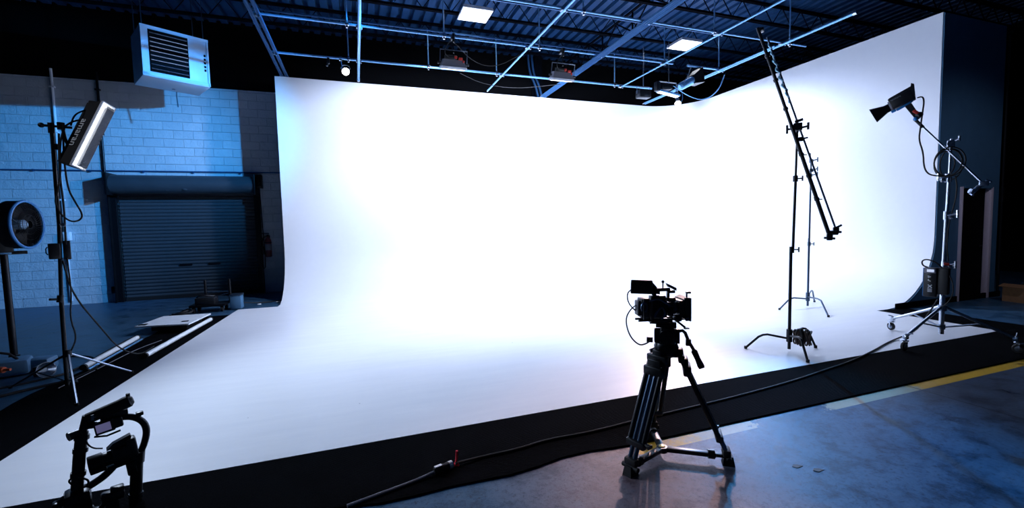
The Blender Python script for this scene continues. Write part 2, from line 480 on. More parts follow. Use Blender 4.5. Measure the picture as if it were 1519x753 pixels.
# ------------------------------------------------------------------ carpet runners
def runner(front, back, label, org):
    """front/back: matching lists of points along the two long edges"""
    m = MB(); n = len(front)
    lo = [[m.bm.verts.new((x, y, .001)) for x, y in e] for e in (front, back)]
    hi = [[m.bm.verts.new((x, y, .011)) for x, y in e] for e in (front, back)]
    for i in range(n-1):
        m.bm.faces.new((hi[0][i], hi[0][i+1], hi[1][i+1], hi[1][i])); m.bm.faces.new((lo[0][i], lo[1][i], lo[1][i+1], lo[0][i+1]))
        m.bm.faces.new((lo[0][i], lo[0][i+1], hi[0][i+1], hi[0][i])); m.bm.faces.new((lo[1][i], hi[1][i], hi[1][i+1], lo[1][i+1]))
    for i in (0, n-1): m.bm.faces.new((lo[0][i], hi[0][i], hi[1][i], lo[1][i]))
    return single(m, 'carpet_runner', 'carpet_black', label, 'carpet', org, 'black carpet strips round the white floor')
fr, bk = [], []
for k in range(61):
    x = -3.15+12.02*k/60
    wav = (.035*math.sin(x*3.1)+.02*math.sin(x*7.3+1))*max(0, min(1, (2.6-x)/1.5))
    fr.append((x, 2.60-wav if x > -2 else 2.60-wav)); bk.append((x, 3.342))
runner(fr, bk, 'long black carpet strip along the front edge of the white floor', (2.8, 3, 0))
runner([(-3.14-.04*math.sin(k*.9), 3.35+6.3*k/24) for k in range(25)], [(-2.478+.125*k/25.5, 3.35+6.3*k/24) for k in range(25)],
       'black carpet strip along the left edge of the white floor', (-2.8, 6.5, 0))
runner([(8.185, 3.35), (8.235, 4.835)], [(8.87, 3.35), (8.87, 4.835)], 'short black carpet strip right of the white floor by the dark end wall', (8.5, 4.1, 0))

# ------------------------------------------------------------------ ceiling grid
HG = 5.17
YP = (10.10, 8.41, 6.80)
grid = thing('lighting_grid', (3.5, 8.5, HG), 'galvanised pipe grid hung on rods over the white cove', 'ceiling grid')
ends = {10.10: (-1.45, 7.65), 8.41: (-1.45, 6.95), 6.80: (-1.45, 9.0)}
for y, (a, b) in ends.items():
    m = MB(); m.tube([(a, y, HG), (b, y, HG)], .024 if y > 10 else .019, 10); m.build('cross_pipe', 'galvanised', grid)
m = MB(); m.tube([(7.35, 8.41, HG), (8.45, 8.41, HG)], .026, 10); m.build('cross_pipe', 'galvanised', grid)
def channel(b, x, y0, y1, z, w=.041):
    b.box((x, (y0+y1)/2, z+.018), (w, y1-y0, .005)); b.box((x-w/2, (y0+y1)/2, z), (.005, y1-y0, .041)); b.box((x+w/2, (y0+y1)/2, z), (.005, y1-y0, .041))
for x, w in ((-1.40, .048), (5.02, .046)):
    for s in (-1, 1):
        m = MB(); channel(m, x+s*w*1.05, 2.5, YW+.05, 5.115, w); m.build('strut_channel', 'galvanised_dull' if x < 0 else 'strut_blue', grid)
for x, ya, r in ((.2, 2.5, .030), (3.40, 2.5, .021), (6.67, 5.4, .017), (8.31, 5.40, .026), (8.24, 6.9, .016)):
    m = MB(); m.tube([(x, ya, 5.125), (x, YW+(-1.3 if x == 6.67 else -.1), 5.125)], r, 10); m.build('length_pipe', 'galvanised', grid)
    m = MB(); e = 5.40 if x > 8.3 else YW-1.32 if x == 6.67 else YW-.12; m.cyl((x, e-.03, 5.125), (x, e+.03, 5.125), r*1.35); m.build('pipe_cap', 'chrome', grid)
for y in (10.10, 8.41):
    m = MB(); m.box((3.3, y, 5.97), (10.2, .03, .03)); m.build('upper_strut', 'galvanised_dull', grid)
rods = [(0.0, 10.1), (1.68, 10.1), (3.28, 10.1), (6.5, 10.1), (0.0, 8.41), (1.71, 8.41), (3.66, 8.41), (6.72, 8.41), (8.28, 8.41), (-.05, 6.8), (3.78, 6.8), (6.58, 6.8), (8.54, 6.8)]
for x, y in rods:
    m = MB(); m.cyl((x, y, HG+.03), (x, y, 6.0 if y > 7 else 6.69), .0125, seg=8); m.build('hanger_rod', 'galvanised', grid)
    m = MB(); m.cyl((x, y, HG-.06), (x, y, HG+.06), .02, seg=8); m.box((x, y, HG), (.06, .075, .05), bev=.008); m.build('rod_clamp', 'chrome', grid)
for x in (-1.40, .2, 3.40, 5.02, 6.67, 8.31):
    for y in YP:
        if x > ends[y][1] and not (y == 8.41 and x > 8): continue
        m = MB(); m.box((x, y, 5.145), (.10, .08, .05), bev=.01); m.cyl((x+.04, y-.05, 5.09), (x+.04, y-.05, 5.17), .014, seg=8); m.build('pipe_clamp', 'steel', grid)
for x in (-1.40, 5.02):
    m = MB(); m.box((x, YW+.03, 5.105), (.20, .10, .03)); m.cyl((x-.06, YW-.02, 5.09), (x-.06, YW-.02, 5.16), .022); m.cyl((x+.06, YW+.0, 5.09), (x+.06, YW, 5.15), .018); m.build('wall_bracket', 'chrome', grid)
# drooping cables tied along the grid
for k, pts in enumerate(([(1.9, 8.45, 5.1), (2.4, 8.9, 4.92), (2.9, 9.0, 4.9), (3.35, 8.7, 5.1)], [(2.4, 10.1, 5.1), (3.0, 10.4, 5.0), (3.9, 10.5, 4.98), (5.0, 10.2, 5.1)])):
    m = MB(); m.tube(pts, .007, 6, smooth=2)
    single(m, 'grid_cable', 'black_rubber', ('dark blue cable sagging below the grid left of the diagonal pipe', 'dark cable sagging under the far grid pipe above the back wall')[k], 'cable', pts[0], 'cables hanging from the grid')

# two panel lamps that face the back wall, seen from behind
def panel(loc, label):
    x, y, z = loc
    t = thing('panel_lamp', loc, label, 'studio lamp', 'panel lamps on the grid')
    T = Matrix.Translation(loc) @ Matrix.Rotation(math.radians(18), 4, 'X')     # tipped so that the face looks down at the wall
    a, b = .235, .195
    m = MB(T); m.hexa([(-a, .16, -.05), (a, .16, -.05), (a, -.02, -.05), (-a, -.02, -.05), (-b, .16, .07), (b, .16, .07), (b, .03, .07), (-b, .03, .07)]); m.build('housing', 'grey_paint', t)
    m = MB(T); m.box((0, .07, -.075), (.49, .22, .05), bev=.008); m.build('front_lip', 'white_paint', t)
    m = MB(T); m.box((0, .165, .005), (.36, .01, .09)); m.box((0, .09, -.102), (.42, .16, .006)); m.build('lamp_face', 'lamp_panel', t)
    m = MB(T); m.tube([(-.255, .05, -.02), (-.255, .05, .23), (.255, .05, .23), (.255, .05, -.02)], .011, 8); m.build('yoke', 'steel', t)
    for s in (-1, 1):
        m = MB(T); m.cyl((s*.245, .05, 0), (s*.30, .05, 0), .022, seg=10); m.build('yoke_knob', 'black_plastic', t)
    m = MB(); m.cyl((x, y+.02, z+.2), (x, y+.02, HG-.04), .012, seg=8); m.box((x, y+.06, HG-.02), (.05, .20, .07), bev=.01); m.cyl((x, y, HG-.14), (x, y, HG-.05), .020, .034, seg=10); m.build('grid_clamp', 'black_metal', t)
    m = MB(T); m.box((.03, -.005, .11), (.05, .03, .05), bev=.006); m.box((.12, -.01, .09), (.07, .04, .05), bev=.006); m.ball((.18, -.0, .05), .022, seg=8); m.build('red_clip', 'red_plastic', t)
    m = MB(T); m.box((-.06, .04, .105), (.22, .10, .07), bev=.01); m.tube([(-.1, .0, .1), (-.2, -.05, .16), (-.16, -.02, .3), (-.03, .05, .42)], .008, 6, smooth=2); m.build('ballast', 'black_plastic', t)
    return t
P1 = (1.86, 8.30, 4.64); P2 = (4.13, 8.30, 4.62)
pl = panel(P1, 'grey panel lamp hanging from the grid in the left half over the back wall')
dup(pl, P2, 'grey panel lamp hanging from the grid beside the wide diagonal strut')

# bulb lamp at the left end of the far pipe
BL = V((-.07, 10.16, 4.93))
t = thing('bulb_lamp', BL, 'glowing bare bulb lamp hanging from the far grid pipe above the left wall end', 'studio lamp')
m = MB(); m.cyl(BL+V((-.06, -.02, .06)), BL+V((-.09, -.04, .24)), .011, seg=8); m.box((-.16, 10.12, HG), (.06, .08, .08), bev=.01); m.build('grid_clamp', 'chrome', t)
m = MB(); m.lathe([(.03, -.16), (.05, -.15), (.055, -.06), (.075, -.02), (.078, 0)], BL, (.25, -.75, -.55), 16); m.build('lamp_can', 'steel', t)
m = MB(); m.lathe([(.074, -.004), (.076, .012), (.06, .035), (.03, .045)], BL, (.25, -.75, -.55), 16); m.build('bulb', 'lamp_warm', t)
m = MB(); m.tube([BL+V((-.09, -.02, .05)), BL+V((-.06, 0, .13)), BL+V((.07, 0, .13)), BL+V((.09, -.02, .05))], .008, 6, smooth=1); m.build('yoke', 'steel', t)
m = MB(); m.box((-.40, 10.08, 5.09), (.05, .06, .12), bev=.01); m.cyl((-.43, 10.08, 4.98), (-.41, 10.08, 5.05), .02)
single(m, 'safety_hook', 'black_metal', 'small black hook clamp on the far grid pipe left of the glowing bulb', 'clamp', (-.4, 10.08, 5.05))

# cluster of lamps in the corner over the cove
BR = V((8.05, 9.55, 4.70))
t = thing('bulb_lamp', BR, 'glowing bulb lamp hanging in front of the curved corner of the cove', 'studio lamp')
m = MB(); m.cyl(BR+V((0, 0, .22)), BR+V((-.03, .0, .46)), .012, seg=8); m.cyl(BR+V((0, 0, .05)), BR+V((0, 0, .24)), .022, .018, seg=10); m.build('stem', 'chrome', t)
m = MB(); m.lathe([(.02, -.10), (.045, -.09), (.055, 0), (.05, .02)], BR, (-.1, -.3, -.95), 14); m.build('lamp_can', 'steel', t)
m = MB(); m.lathe([(.052, .0), (.078, .04), (.070, .09), (.03, .115)], BR, (-.1, -.3, -.95), 14); m.build('bulb', 'lamp_warm', t)
m = MB(); m.tube([BR+V((.12, 0, .34)), BR+V((.15, -.02, .1)), BR+V((.10, 0, -.02)), BR+V((.05, 0, .05))], .008, 6, smooth=2); m.build('cord', 'galvanised_dull', t)
t = thing('spot_lamp', (7.55, 8.5, 4.9), 'blue grey cylindrical can spotlight tilted among the corner lamps', 'studio lamp')
m = MB(); ax = V((.85, -.1, .42)).normalized(); c = V((7.30, 8.55, 4.74))
m.lathe([(.05, -.05), (.085, -.02), (.09, .0), (.09, .34), (.07, .36)], c, ax, 18); m.build('lamp_can', 'galvanised', t)
m = MB(); m.hexa([c+ax*.36+V(p) for p in ((-.02, -.1, -.1), (-.02, .1, -.1), (-.05, .1, .1), (-.05, -.1, .1))]+[c+ax*.55+V(p) for p in ((0, -.17, -.17), (0, .17, -.17), (-.06, .17, .17), (-.06, -.17, .17))]); m.build('barn_door', 'black_metal', t)
m = MB(); m.tube([c+V((-.02, -.12, .06)), c+V((.1, -.12, .22)), c+V((.3, .12, .22)), c+V((.2, .12, .1))], .012, 8, smooth=1); m.cyl(c+V((.2, 0, .24)), (7.5, 8.45, HG), .014, seg=8); m.build('yoke', 'steel', t)
t = thing('tray_lamp', (7.35, 9.1, 4.6), 'long bright strip lamp lying level under the corner lamp cluster', 'studio lamp')
m = MB(); m.box((7.38, 9.1, 4.74), (.62, .16, .05), bev=.012, R=Matrix.Rotation(.14, 4, 'Y')); m.build('housing', 'galvanised', t)
m = MB(); m.box((7.38, 9.1, 4.712), (.56, .12, .008), R=Matrix.Rotation(.14, 4, 'Y')); m.build('lamp_face', 'lamp_panel', t)
m = MB(); m.tube([(7.12, 9.1, 4.78), (7.12, 9.1, 5.0), (7.62, 9.1, 5.0), (7.62, 9.1, 4.72)], .012, 8); m.cyl((7.4, 9.1, 5.0), (7.4, 9.1, 5.97), .012, seg=8); m.build('yoke', 'steel', t)
m = MB(); m.box((7.28, 9.05, 4.87), (.30, .14, .12), bev=.02); m.box((7.02, 9.05, 4.86), (.12, .12, .22), bev=.02); m.build('ballast', 'black_metal', t)
t = thing('side_lamp', (6.95, 9.5, 4.8), 'small black box lamp left of the can spotlight in the corner cluster', 'studio lamp')
m = MB(); m.box((6.95, 9.5, 4.80), (.34, .2, .20), bev=.02); m.build('housing', 'black_metal', t)
m = MB(); m.tube([(6.76, 9.5, 4.8), (6.76, 9.5, 4.98), (7.14, 9.5, 4.98), (7.14, 9.5, 4.8)], .011, 8); m.cyl((6.95, 9.5, 4.98), (6.95, 9.5, HG+.8), .012, seg=8); m.build('yoke', 'steel', t)
m = MB(); m.tube([(7.45, 9.0, 4.9), (7.7, 8.8, 4.62), (8.1, 8.7, 4.5), (8.45, 8.6, 4.72), (8.5, 8.45, 5.08)], .011, 6, smooth=2)
single(m, 'grid_cable', 'galvanised', 'pale blue cable looping down beside the corner lamp cluster', 'cable', (8.1, 8.7, 4.5), 'cables hanging from the grid')

# ceiling light fittings under the deck
def ceil_light(loc, label):
    t = thing('ceiling_light', loc, label, 'ceiling light', 'white panel lights under the roof deck')
    x, y, z = loc
    m = MB(); m.hexa([(x-.33, y-.30, z), (x+.33, y-.30, z), (x+.33, y+.30, z), (x-.33, y+.30, z), (x-.31, y-.28, z+.07), (x+.31, y-.28, z+.07), (x+.31, y+.28, z+.07), (x-.31, y+.28, z+.07)]); m.build('housing', 'white_paint', t)
    m = MB(); m.box((x, y, z-.004), (.61, .55, .008)); m.build('diffuser', 'lamp_white', t)
    for s in (-1, 1):
        m = MB(); m.tube([(x+s*.26, y, z+.07), (x+s*.26, y, 6.71)], .006, 5); m.ball((x+s*.26, y, z+.09), .02, seg=8); m.build('chain', 'steel', t)
    return t
cl = ceil_light((2.61, 9.44, 6.12), 'square white ceiling panel light near the top centre of the photo')
dup(cl, (8.20, 9.48, 6.12), 'white ceiling panel light above the corner lamp cluster')

# unit heater under the roof, turned towards the stage
t = thing('unit_heater', (-3.56, 11.24, 4.66), 'white boxy unit heater with louvred front hanging above the roll-up door', 'heater')
HT = frame((-3.76, 10.55, 4.66), 29.7); W, D, H = 1.12, .86, .97
m = MB(HT); m.box((W/2, D/2, H/2), (W, D, H), bev=.012); m.build('cabinet', 'heater_paint', t)
m = MB(HT); m.box((.44, -.004, .50), (.64, .03, .80)); ff = m.build('louvre_recess', 'black_paint', t)
for k in range(9):
    z = .16+k*.085
    m = MB(HT); m.box((.44, -.028, z), (.60, .055, .010), R=Matrix.Rotation(.55, 4, 'X')); m.build('louvre', 'dark_steel' if k in (0, 1, 8) else 'steel', t)
m = MB(HT)
for a, b, c, e in ((.0, .02, 1.12, .05), (.0, .92, 1.12, .05)): m.box((a+c/2, -.008, b+e/2), (c, .018, e))
m.box((.06, -.008, .48), (.11, .018, .94)); m.box((1.10, -.008, .48), (.03, .018, .94)); m.build('front_trim', 'heater_paint', t)
for k in range(5):
    m = MB(HT); m.box((1.045, -.006, .33+k*.075), (.035, .016, .045), bev=.006); m.build('vent_slot', 'black_paint', t)
m = MB(HT)
for x, y in ((.05, .08), (W-.06, .08), (.05, D-.08), (W-.06, D-.08)): m.cyl((x, y, H), (x, y, 6.69-4.66), .008, seg=6)
m.build('hanger_rod', 'dark_steel', t)
m = MB(HT); m.tube([(.7, D-.05, -.005), (.7, D-.02, -.1), (.72, D, -.32)], .010, 6); m.cyl((.62, D-.2, -.02), (.62, D-.2, 0), .03); m.build('drain_pipe', 'steel', t)

# fire extinguisher by the roll-up door
t = thing('fire_extinguisher', (-2.15, YB-.12, .92), 'dark red fire extinguisher hanging on the block wall right of the roll-up door', 'fire extinguisher')
ex, ey = -2.15, YB-.13
m = MB(); m.lathe([(.06, 0), (.075, .02), (.077, .40), (.06, .46), (.028, .49), (.026, .52)], (ex, ey, .93), (0, 0, 1), 18); m.build('cylinder', 'extinguisher_red', t)
m = MB(); m.box((ex, ey, 1.47), (.05, .05, .06), bev=.008); m.box((ex-.05, ey, 1.53), (.16, .025, .02)); m.box((ex-.045, ey, 1.49), (.13, .022, .015)); m.build('valve_handle', 'black_metal', t)
m = MB(); m.tube([(ex+.02, ey, 1.46), (ex-.10, ey-.02, 1.45), (ex-.13, ey-.02, 1.30), (ex-.10, ey-.03, 1.10)], .014, 8, smooth=2); m.cyl((ex-.10, ey-.03, 1.12), (ex-.09, ey-.03, 1.0), .014, .024); m.build('hose', 'black_rubber', t)
m = MB(); m.lathe([(.079, .17), (.079, .33)], (ex, ey, .93), (0, 0, 1), 18); m.build('paper_sleeve', 'grey_paint', t)
m = MB(); m.box((ex, YB-.02, 1.3), (.06, .04, .36)); m.lathe([(.081, .36), (.081, .38)], (ex, ey, .93), (0, 0, 1), 18); m.build('wall_bracket', 'black_metal', t)

# ------------------------------------------------------------------ cine camera on its tripod
TB = V((1.93, 2.40, 0))
t = thing('tripod', TB, 'black video tripod with twin-tube legs and floor spreader standing on the concrete', 'tripod')
feet = [V((1.575, 2.30, 0)), V((2.235, 2.165, 0)), V((2.03, 2.70, 0))]
apex = TB+V((0, 0, .745)); hub = V((1.90, 2.405, .055))
m = MB(); m.lathe([(.05, -.05), (.075, -.03), (.08, .02), (.07, .045), (.05, .05)], apex, (0, 0, 1), 20)
for f in feet:
    dr = (f-TB).normalized(); m.box(apex+dr*.07+V((0, 0, -.02)), (.075, .07, .06), R=Matrix.Rotation(math.atan2(dr.y, dr.x), 4, 'Z'), bev=.01)
m.build('crown', 'black_metal', t)
for f in feet:
    dr = (f-TB).normalized(); tg = V((-dr.y, dr.x, 0))
    top = apex+dr*.085+V((0, 0, -.03)); bot = f-dr*.02+V((0, 0, .10)); d = bot-top; n = d.normalized()
    m = MB()
    for s in (-.054, .054): m.cyl(top+tg*s, top+d*.86+tg*s, .0165, seg=12)
    m.box(top+d*.16, (.05, .145, .07), R=Matrix.Rotation(math.atan2(dr.y, dr.x), 4, 'Z'), bev=.012); m.box(top+d*.08+dr*.01, (.04, .10, .06), R=Matrix.Rotation(math.atan2(dr.y, dr.x), 4, 'Z'), bev=.01)
    m.box(top+d*.03, (.04, .15, .05), R=Matrix.Rotation(math.atan2(dr.y, dr.x), 4, 'Z'), bev=.01)
    lg = m.build('leg', 'black_metal', t)
    m = MB()
    for s in (-.018, .018): m.cyl(top+d*.06+tg*s, bot+tg*s, .0145, seg=12)
    m.build('inner_tube', 'dark_steel', lg)
    m = MB(); m.box(top+d*.86, (.045, .14, .045), R=Matrix.Rotation(math.atan2(dr.y, dr.x), 4, 'Z'), bev=.01)
    m.cyl(top+d*.84+tg*.07, top+d*.84+tg*.10, .014, seg=8); m.box(top+d*.84+tg*.10, (.04, .012, .02), R=Matrix.Rotation(math.atan2(dr.y, dr.x), 4, 'Z')); m.build('leg_clamp', 'black_plastic', lg)
    m = MB(); m.box(bot+n*.02, (.05, .09, .05), R=Matrix.Rotation(math.atan2(dr.y, dr.x), 4, 'Z'), bev=.012)
    m.hexa([f+dr*a+tg*b+V((0, 0, z)) for z, sc in ((0, .85), (.06, .6)) for a, b in ((-.045*sc, -.04*sc), (.045*sc, -.04*sc), (.045*sc, .04*sc), (-.045*sc, .04*sc))])
    m.cyl(f+tg*-.06+V((0, 0, .05)), f+tg*.06+V((0, 0, .05)), .016, seg=10); m.build('foot', 'black_rubber', lg)
m = MB(); m.lathe([(.035, -.02), (.038, .0), (.034, .016)], hub, (0, 0, 1), 18)
for f in feet:
    e = f+V((0, 0, .055)); dd = (e-hub); rr = Matrix.Rotation(math.atan2(dd.y, dd.x), 4, 'Z')
    L = dd.length; m.box(hub+dd*.42, (L*.80, .046, .028), R=rr, bev=.006); m.box(hub+dd*.78, (L*.42, .034, .022), R=rr, bev=.004)
    m.cyl(hub+dd*.70, hub+dd*.80, .03, seg=12)
m.build('spreader', 'black_metal', t)
m = MB(); m.lathe([(.018, .0), (.022, .004), (.018, .006)], hub+V((0, 0, .015)), (0, 0, 1), 18); m.build('spreader_ring', 'yellow_metal', t)
CT = frame(TB, -38.8)                   # x picture-right, y away from the lens, z up
m = MB(CT)
m.lathe([(.05, -.01), (.058, .0), (.055, .03), (.045, .05)], (-.0, 0, .77), (0, 0, 1), 18)
m.box((.01, .0, .835), (.105, .12, .12), bev=.025); m.cyl((-.075, 0, .835), (.085, 0, .835), .05, seg=20); m.cyl((.0, -.085, .84), (.0, .085, .84), .045, seg=20)
m.box((0, 0, .905), (.13, .07, .022), bev=.004); m.box((-.02, 0, .922), (.17, .055, .014), bev=.003)
m.cyl((-.085, 0, .80), (-.125, 0, .80), .018, seg=10); m.cyl((-.06, -.03, .75), (-.10, -.05, .735), .014, seg=10)
m.cyl((.0, 0, .64), (0, 0, .72), .03, seg=14)
m.build('fluid_head', 'black_metal', t)
for y, s in ((.05, 1),):
    m = MB(CT); m.tube([(.075, y, .855), (.115, y, .865), (.14, y-.02, .80), (.178, y-.04, .735)], .011, 8, smooth=1)
    m.box((.14, y-.02, .79), (.035, .035, .045), bev=.006); ph = m.build('pan_bar', 'black_metal', t)
    m = MB(CT); m.lathe([(.014, 0), (.020, .01), (.018, .06), (.022, .11), (.018, .125)], (.172, y-.036, .745), V((.038, -.02, -.085)), 14); m.build('grip', 'black_rubber', ph)

t = thing('cine_camera', TB+V((0, 0, .93)), 'rigged black cinema camera with monitor and matte box mounted on the tripod', 'camera')
KT = CT @ Matrix.Translation((-.02, 0, .93)) @ Matrix.Rotation(math.radians(24), 4, 'Z')     # x along the lens
m = MB(KT); m.box((-.045, 0, .092), (.11, .10, .115), bev=.008); m.box((-.045, 0, .152), (.09, .07, .012), bev=.003)
m.cyl((-.07, -.052, .12), (-.07, -.06, .12), .012, seg=10)
for k in range(4): m.box((-.08+k*.022, -.052, .075), (.013, .008, .013), bev=.002)
m.lathe([(.035, 0), (.035, .012)], (.01, 0, .09), (1, 0, 0), 18); m.box((-.04, .0, .165), (.10, .06, .025), bev=.006); m.box((.03, -.045, .075), (.035, .04, .06), bev=.006); m.box((.02, .045, .13), (.05, .03, .05), bev=.006); m.box((.045, -.02, .15), (.05, .05, .03), bev=.006); m.build('camera_body', 'black_metal', t)
m = MB(KT); m.box((-.135, 0, .10), (.055, .085, .13), bev=.006); m.box((-.17, 0, .10), (.03, .07, .10), bev=.008); m.box((-.10, -.055, .10), (.012, .012, .15)); m.box((-.15, -.055, .10), (.012, .012, .14)); m.build('battery_plate', 'black_plastic', t)
m = MB(KT); m.tube([(-.165, -.06, .09), (-.175, -.065, .12), (-.155, -.065, .15), (-.13, -.06, .12), (-.145, -.06, .08)], .007, 6, smooth=2)
m.tube([(-.09, -.07, .05), (-.06, -.075, .10), (-.03, -.07, .11), (-.01, -.065, .06), (-.04, -.065, .03)], .006, 6, smooth=2)
m.tube([(-.12, -.06, .15), (-.06, -.075, .17), (-.02, -.07, .14), (.02, -.06, .12)], .005, 6, smooth=2); m.build('cable_loops', 'dark_steel', t)
m = MB(KT); m.lathe([(.034, 0), (.040, .012), (.040, .03), (.045, .034), (.045, .05), (.038, .055), (.040, .09)], (.02, 0, .09), (1, 0, 0), 22); ln = m.build('lens', 'dark_steel', t)
m = MB(KT)
for k in range(24):
    a = 2*PI*k/24; m.box((.055, .046*math.cos(a), .09+.046*math.sin(a)), (.014, .004, .004))
m.build('focus_ring', 'black_rubber', ln)
m = MB(KT)
o, i = .075, .064                       # open hood: four walls and a rear stage
x0, x1 = .085, .155
m.hexa([(x0, -.062, .035), (x0, .062, .035), (x0, .062, .145), (x0, -.062, .145), (x0+.03, -.068, .03), (x0+.03, .068, .03), (x0+.03, .068, .15), (x0+.03, -.068, .15)])
for zz, s in ((.155, 1), (.025, -1)): m.hexa([(x0+.03, -.068, zz), (x0+.03, .068, zz), (x0+.03, .068, zz-.005), (x0+.03, -.068, zz-.005), (x1, -.082, zz+s*.010), (x1, .082, zz+s*.010), (x1, .082, zz+s*.010-.005), (x1, -.082, zz+s*.010-.005)])
for yy, s in ((.068, 1), (-.068, -1)): m.hexa([(x0+.03, yy, .025), (x0+.03, yy-.004, .025), (x0+.03, yy-.004, .155), (x0+.03, yy, .155), (x1, yy+s*.014, .015), (x1, yy+s*.014-.004, .015), (x1, yy+s*.014-.004, .165), (x1, yy+s*.014, .165)])
mbx = m.build('matte_box', 'black_plastic', t)
m = MB(KT); m.cyl((.135, -.06, .165), (.135, -.06, .205), .006, seg=8); m.box((.145, -.06, .20), (.03, .02, .014)); m.cyl((.12, -.075, .04), (.12, -.10, .03), .014, seg=10); m.box((.13, -.08, .16), (.035, .03, .02), bev=.004); m.build('flag_clamp', 'black_metal', mbx)
m = MB(KT)
for y in (-.03, .03): m.cyl((-.18, y, .018), (.13, y, .018), .0075, seg=10)
m.box((-.03, 0, .018), (.10, .09, .02), bev=.003); m.box((-.02, 0, .004), (.15, .06, .012), bev=.002); m.box((.075, -.05, .03), (.04, .06, .035), bev=.005)
m.cyl((.06, -.06, .02), (.10, -.11, -.02), .007, seg=8); m.box((.11, -.11, -.026), (.03, .02, .008)); m.build('rod_baseplate', 'black_metal', t)
m = MB(KT); m.box((-.015, 0, .215), (.13, .022, .024), bev=.008); m.box((-.06, 0, .185), (.016, .02, .06)); m.box((.035, 0, .19), (.016, .02, .07)); m.cyl((.0, 0, .22), (.0, 0, .265), .005, seg=8); m.ball((.0, 0, .268), .011, seg=8); m.box((.055, 0, .20), (.05, .03, .02), bev=.004)
m.hexa([(.02, -.01, .26), (.02, .01, .26), (.03, .01, .235), (.03, -.01, .235), (.09, -.01, .225), (.09, .01, .225), (.09, .01, .205), (.09, -.01, .205)]); m.build('top_handle', 'black_metal', t)
MT = CT @ Matrix.Translation((-.155, -.05, 1.167)) @ Matrix.Rotation(math.radians(12), 4, 'Z') @ Matrix.Rotation(math.radians(2), 4, 'Y')
m = MB(MT); m.box((0, 0, 0), (.142, .026, .094), bev=.008); mon = m.build('monitor', 'black_plastic', t)
m = MB(MT); m.box((0, .0135, 0), (.125, .002, .078)); m.build('monitor_screen', 'screen_dark', mon)
m = MB(MT); m.hexa([(.06, .01, .047), (.06, .03, .047), (.06, .03, -.045), (.06, .01, -.045), (.125, .02, -.025), (.125, .035, -.025), (.125, .035, -.05), (.125, .02, -.05)]); m.build('sun_hood', 'black_fabric', mon)
m = MB(CT); m.tube([(-.075, -.02, 1.10), (-.09, -.03, 1.13), (-.12, -.045, 1.15)], .008, 8); m.ball((-.075, -.02, 1.11), .015, seg=8); m.build('monitor_arm', 'dark_steel', t)
m = MB(CT)
m.tube([(-.22, -.05, 1.15), (-.25, -.06, 1.12), (-.24, -.06, 1.05), (-.17, -.06, .985), (-.10, -.05, .965)], .005, 6, smooth=3)
m.build('cable', 'black_rubber', t)
m = MB(CT); m.tube([(-.17, -.06, 1.06), (-.225, -.07, 1.02), (-.26, -.08, .95), (-.235, -.08, .84), (-.175, -.07, .775), (-.13, -.05, .78), (-.09, -.03, .81)], .005, 6, smooth=3)
m.build('cable', 'black_rubber', t)

# ------------------------------------------------------------------ gimbal rig in the foreground
GB = V((-1.444, 3.055, .012))
t = thing('camera_gimbal', GB, 'black ring-grip camera gimbal holding a camera at the lower left corner', 'camera gimbal')
GT = frame(GB, 25.3)
m = MB(GT); m.tube([(-.085, 0, .19), (-.066, 0, .36), (-.045, 0, .50)], .027, 14); m.tube([(-.048, 0, .48), (-.022, 0, .585)], .019, 12)
for z, x in ((.27, -.077), (.40, -.060), (.47, -.05)): m.tube([(x, 0, z-.012), (x+.003, 0, z+.012)], .033, 14)
m.cyl((-.055, 0, .50), (-.10, -.02, .495), .018, .024, seg=12); m.build('side_post', 'black_metal', t)
m = MB(GT); m.lathe([(.020, -.01), (.030, .0), (.031, .09), (.033, .15), (.036, .165), (.034, .19), (.018, .205)], (-.02, 0, .565), V((.178, -.02, .052)), 18); m.cyl((.155, -.01, .63), (.155, -.01, .66), .010, seg=8); m.build('top_grip', 'black_rubber', t)
m = MB(GT); m.box((.0, -.035, .575), (.012, .004, .03)); m.box((.006, -.0355, .575), (.018, .003, .003)); m.build('grip_mark', 'letter_grey', t)
m = MB(GT); m.tube([(-.03, 0, .525), (.05, 0, .515), (.11, 0, .53), (.17, 0, .515), (.215, 0, .47), (.228, 0, .41), (.212, 0, .335), (.185, 0, .28)], .018, 14, smooth=2); m.build('ring_tube', 'black_metal', t)
m = MB(GT); m.cyl((.175, 0, .285), (.150, 0, -.0), .030, seg=16); m.tube([(.178, 0, .30), (.17, 0, .235)], .036, 16); m.tube([(.156, 0, .055), (.153, 0, .03)], .035, 16); m.build('side_leg', 'black_metal', t)
m = MB(GT); m.tube([(-.08, 0, .165), (-.03, .01, .18), (.03, .02, .205), (.08, .03, .25), (.10, .03, .29)], .020, 12, smooth=2); m.build('tilt_arm', 'black_metal', t)
m = MB(GT); m.box((-.085, 0, .12), (.11, .12, .13), bev=.02); m.cyl((-.13, 0, .155), (-.165, -.01, .135), .022, seg=12); m.box((-.172, -.01, .13), (.022, .05, .05), bev=.006); m.cyl((-.085, 0, .0), (-.085, 0, .06), .06, seg=18)
m.box((-.085, 0, .01), (.16, .16, .02), bev=.006); m.build('base_motor', 'black_metal', t)
m = MB(GT); m.box((.055, -.04, .105), (.10, .07, .05), bev=.012); m.box((.075, -.04, .135), (.06, .05, .03), bev=.008); m.tube([(-.05, -.03, .08), (-.01, -.05, .05), (.02, -.05, .08)], .012, 8, smooth=1); m.box((.05, -.03, .04), (.06, .06, .08), bev=.01); m.build('control_unit', 'black_plastic', t)
m = MB(GT); m.tube([(-.10, -.045, .235), (-.115, -.05, .265), (-.095, -.05, .28), (-.06, -.05, .26), (-.035, -.05, .235), (-.045, -.04, .20)], .005, 6, smooth=2)
m.build('cable', 'black_rubber', t)
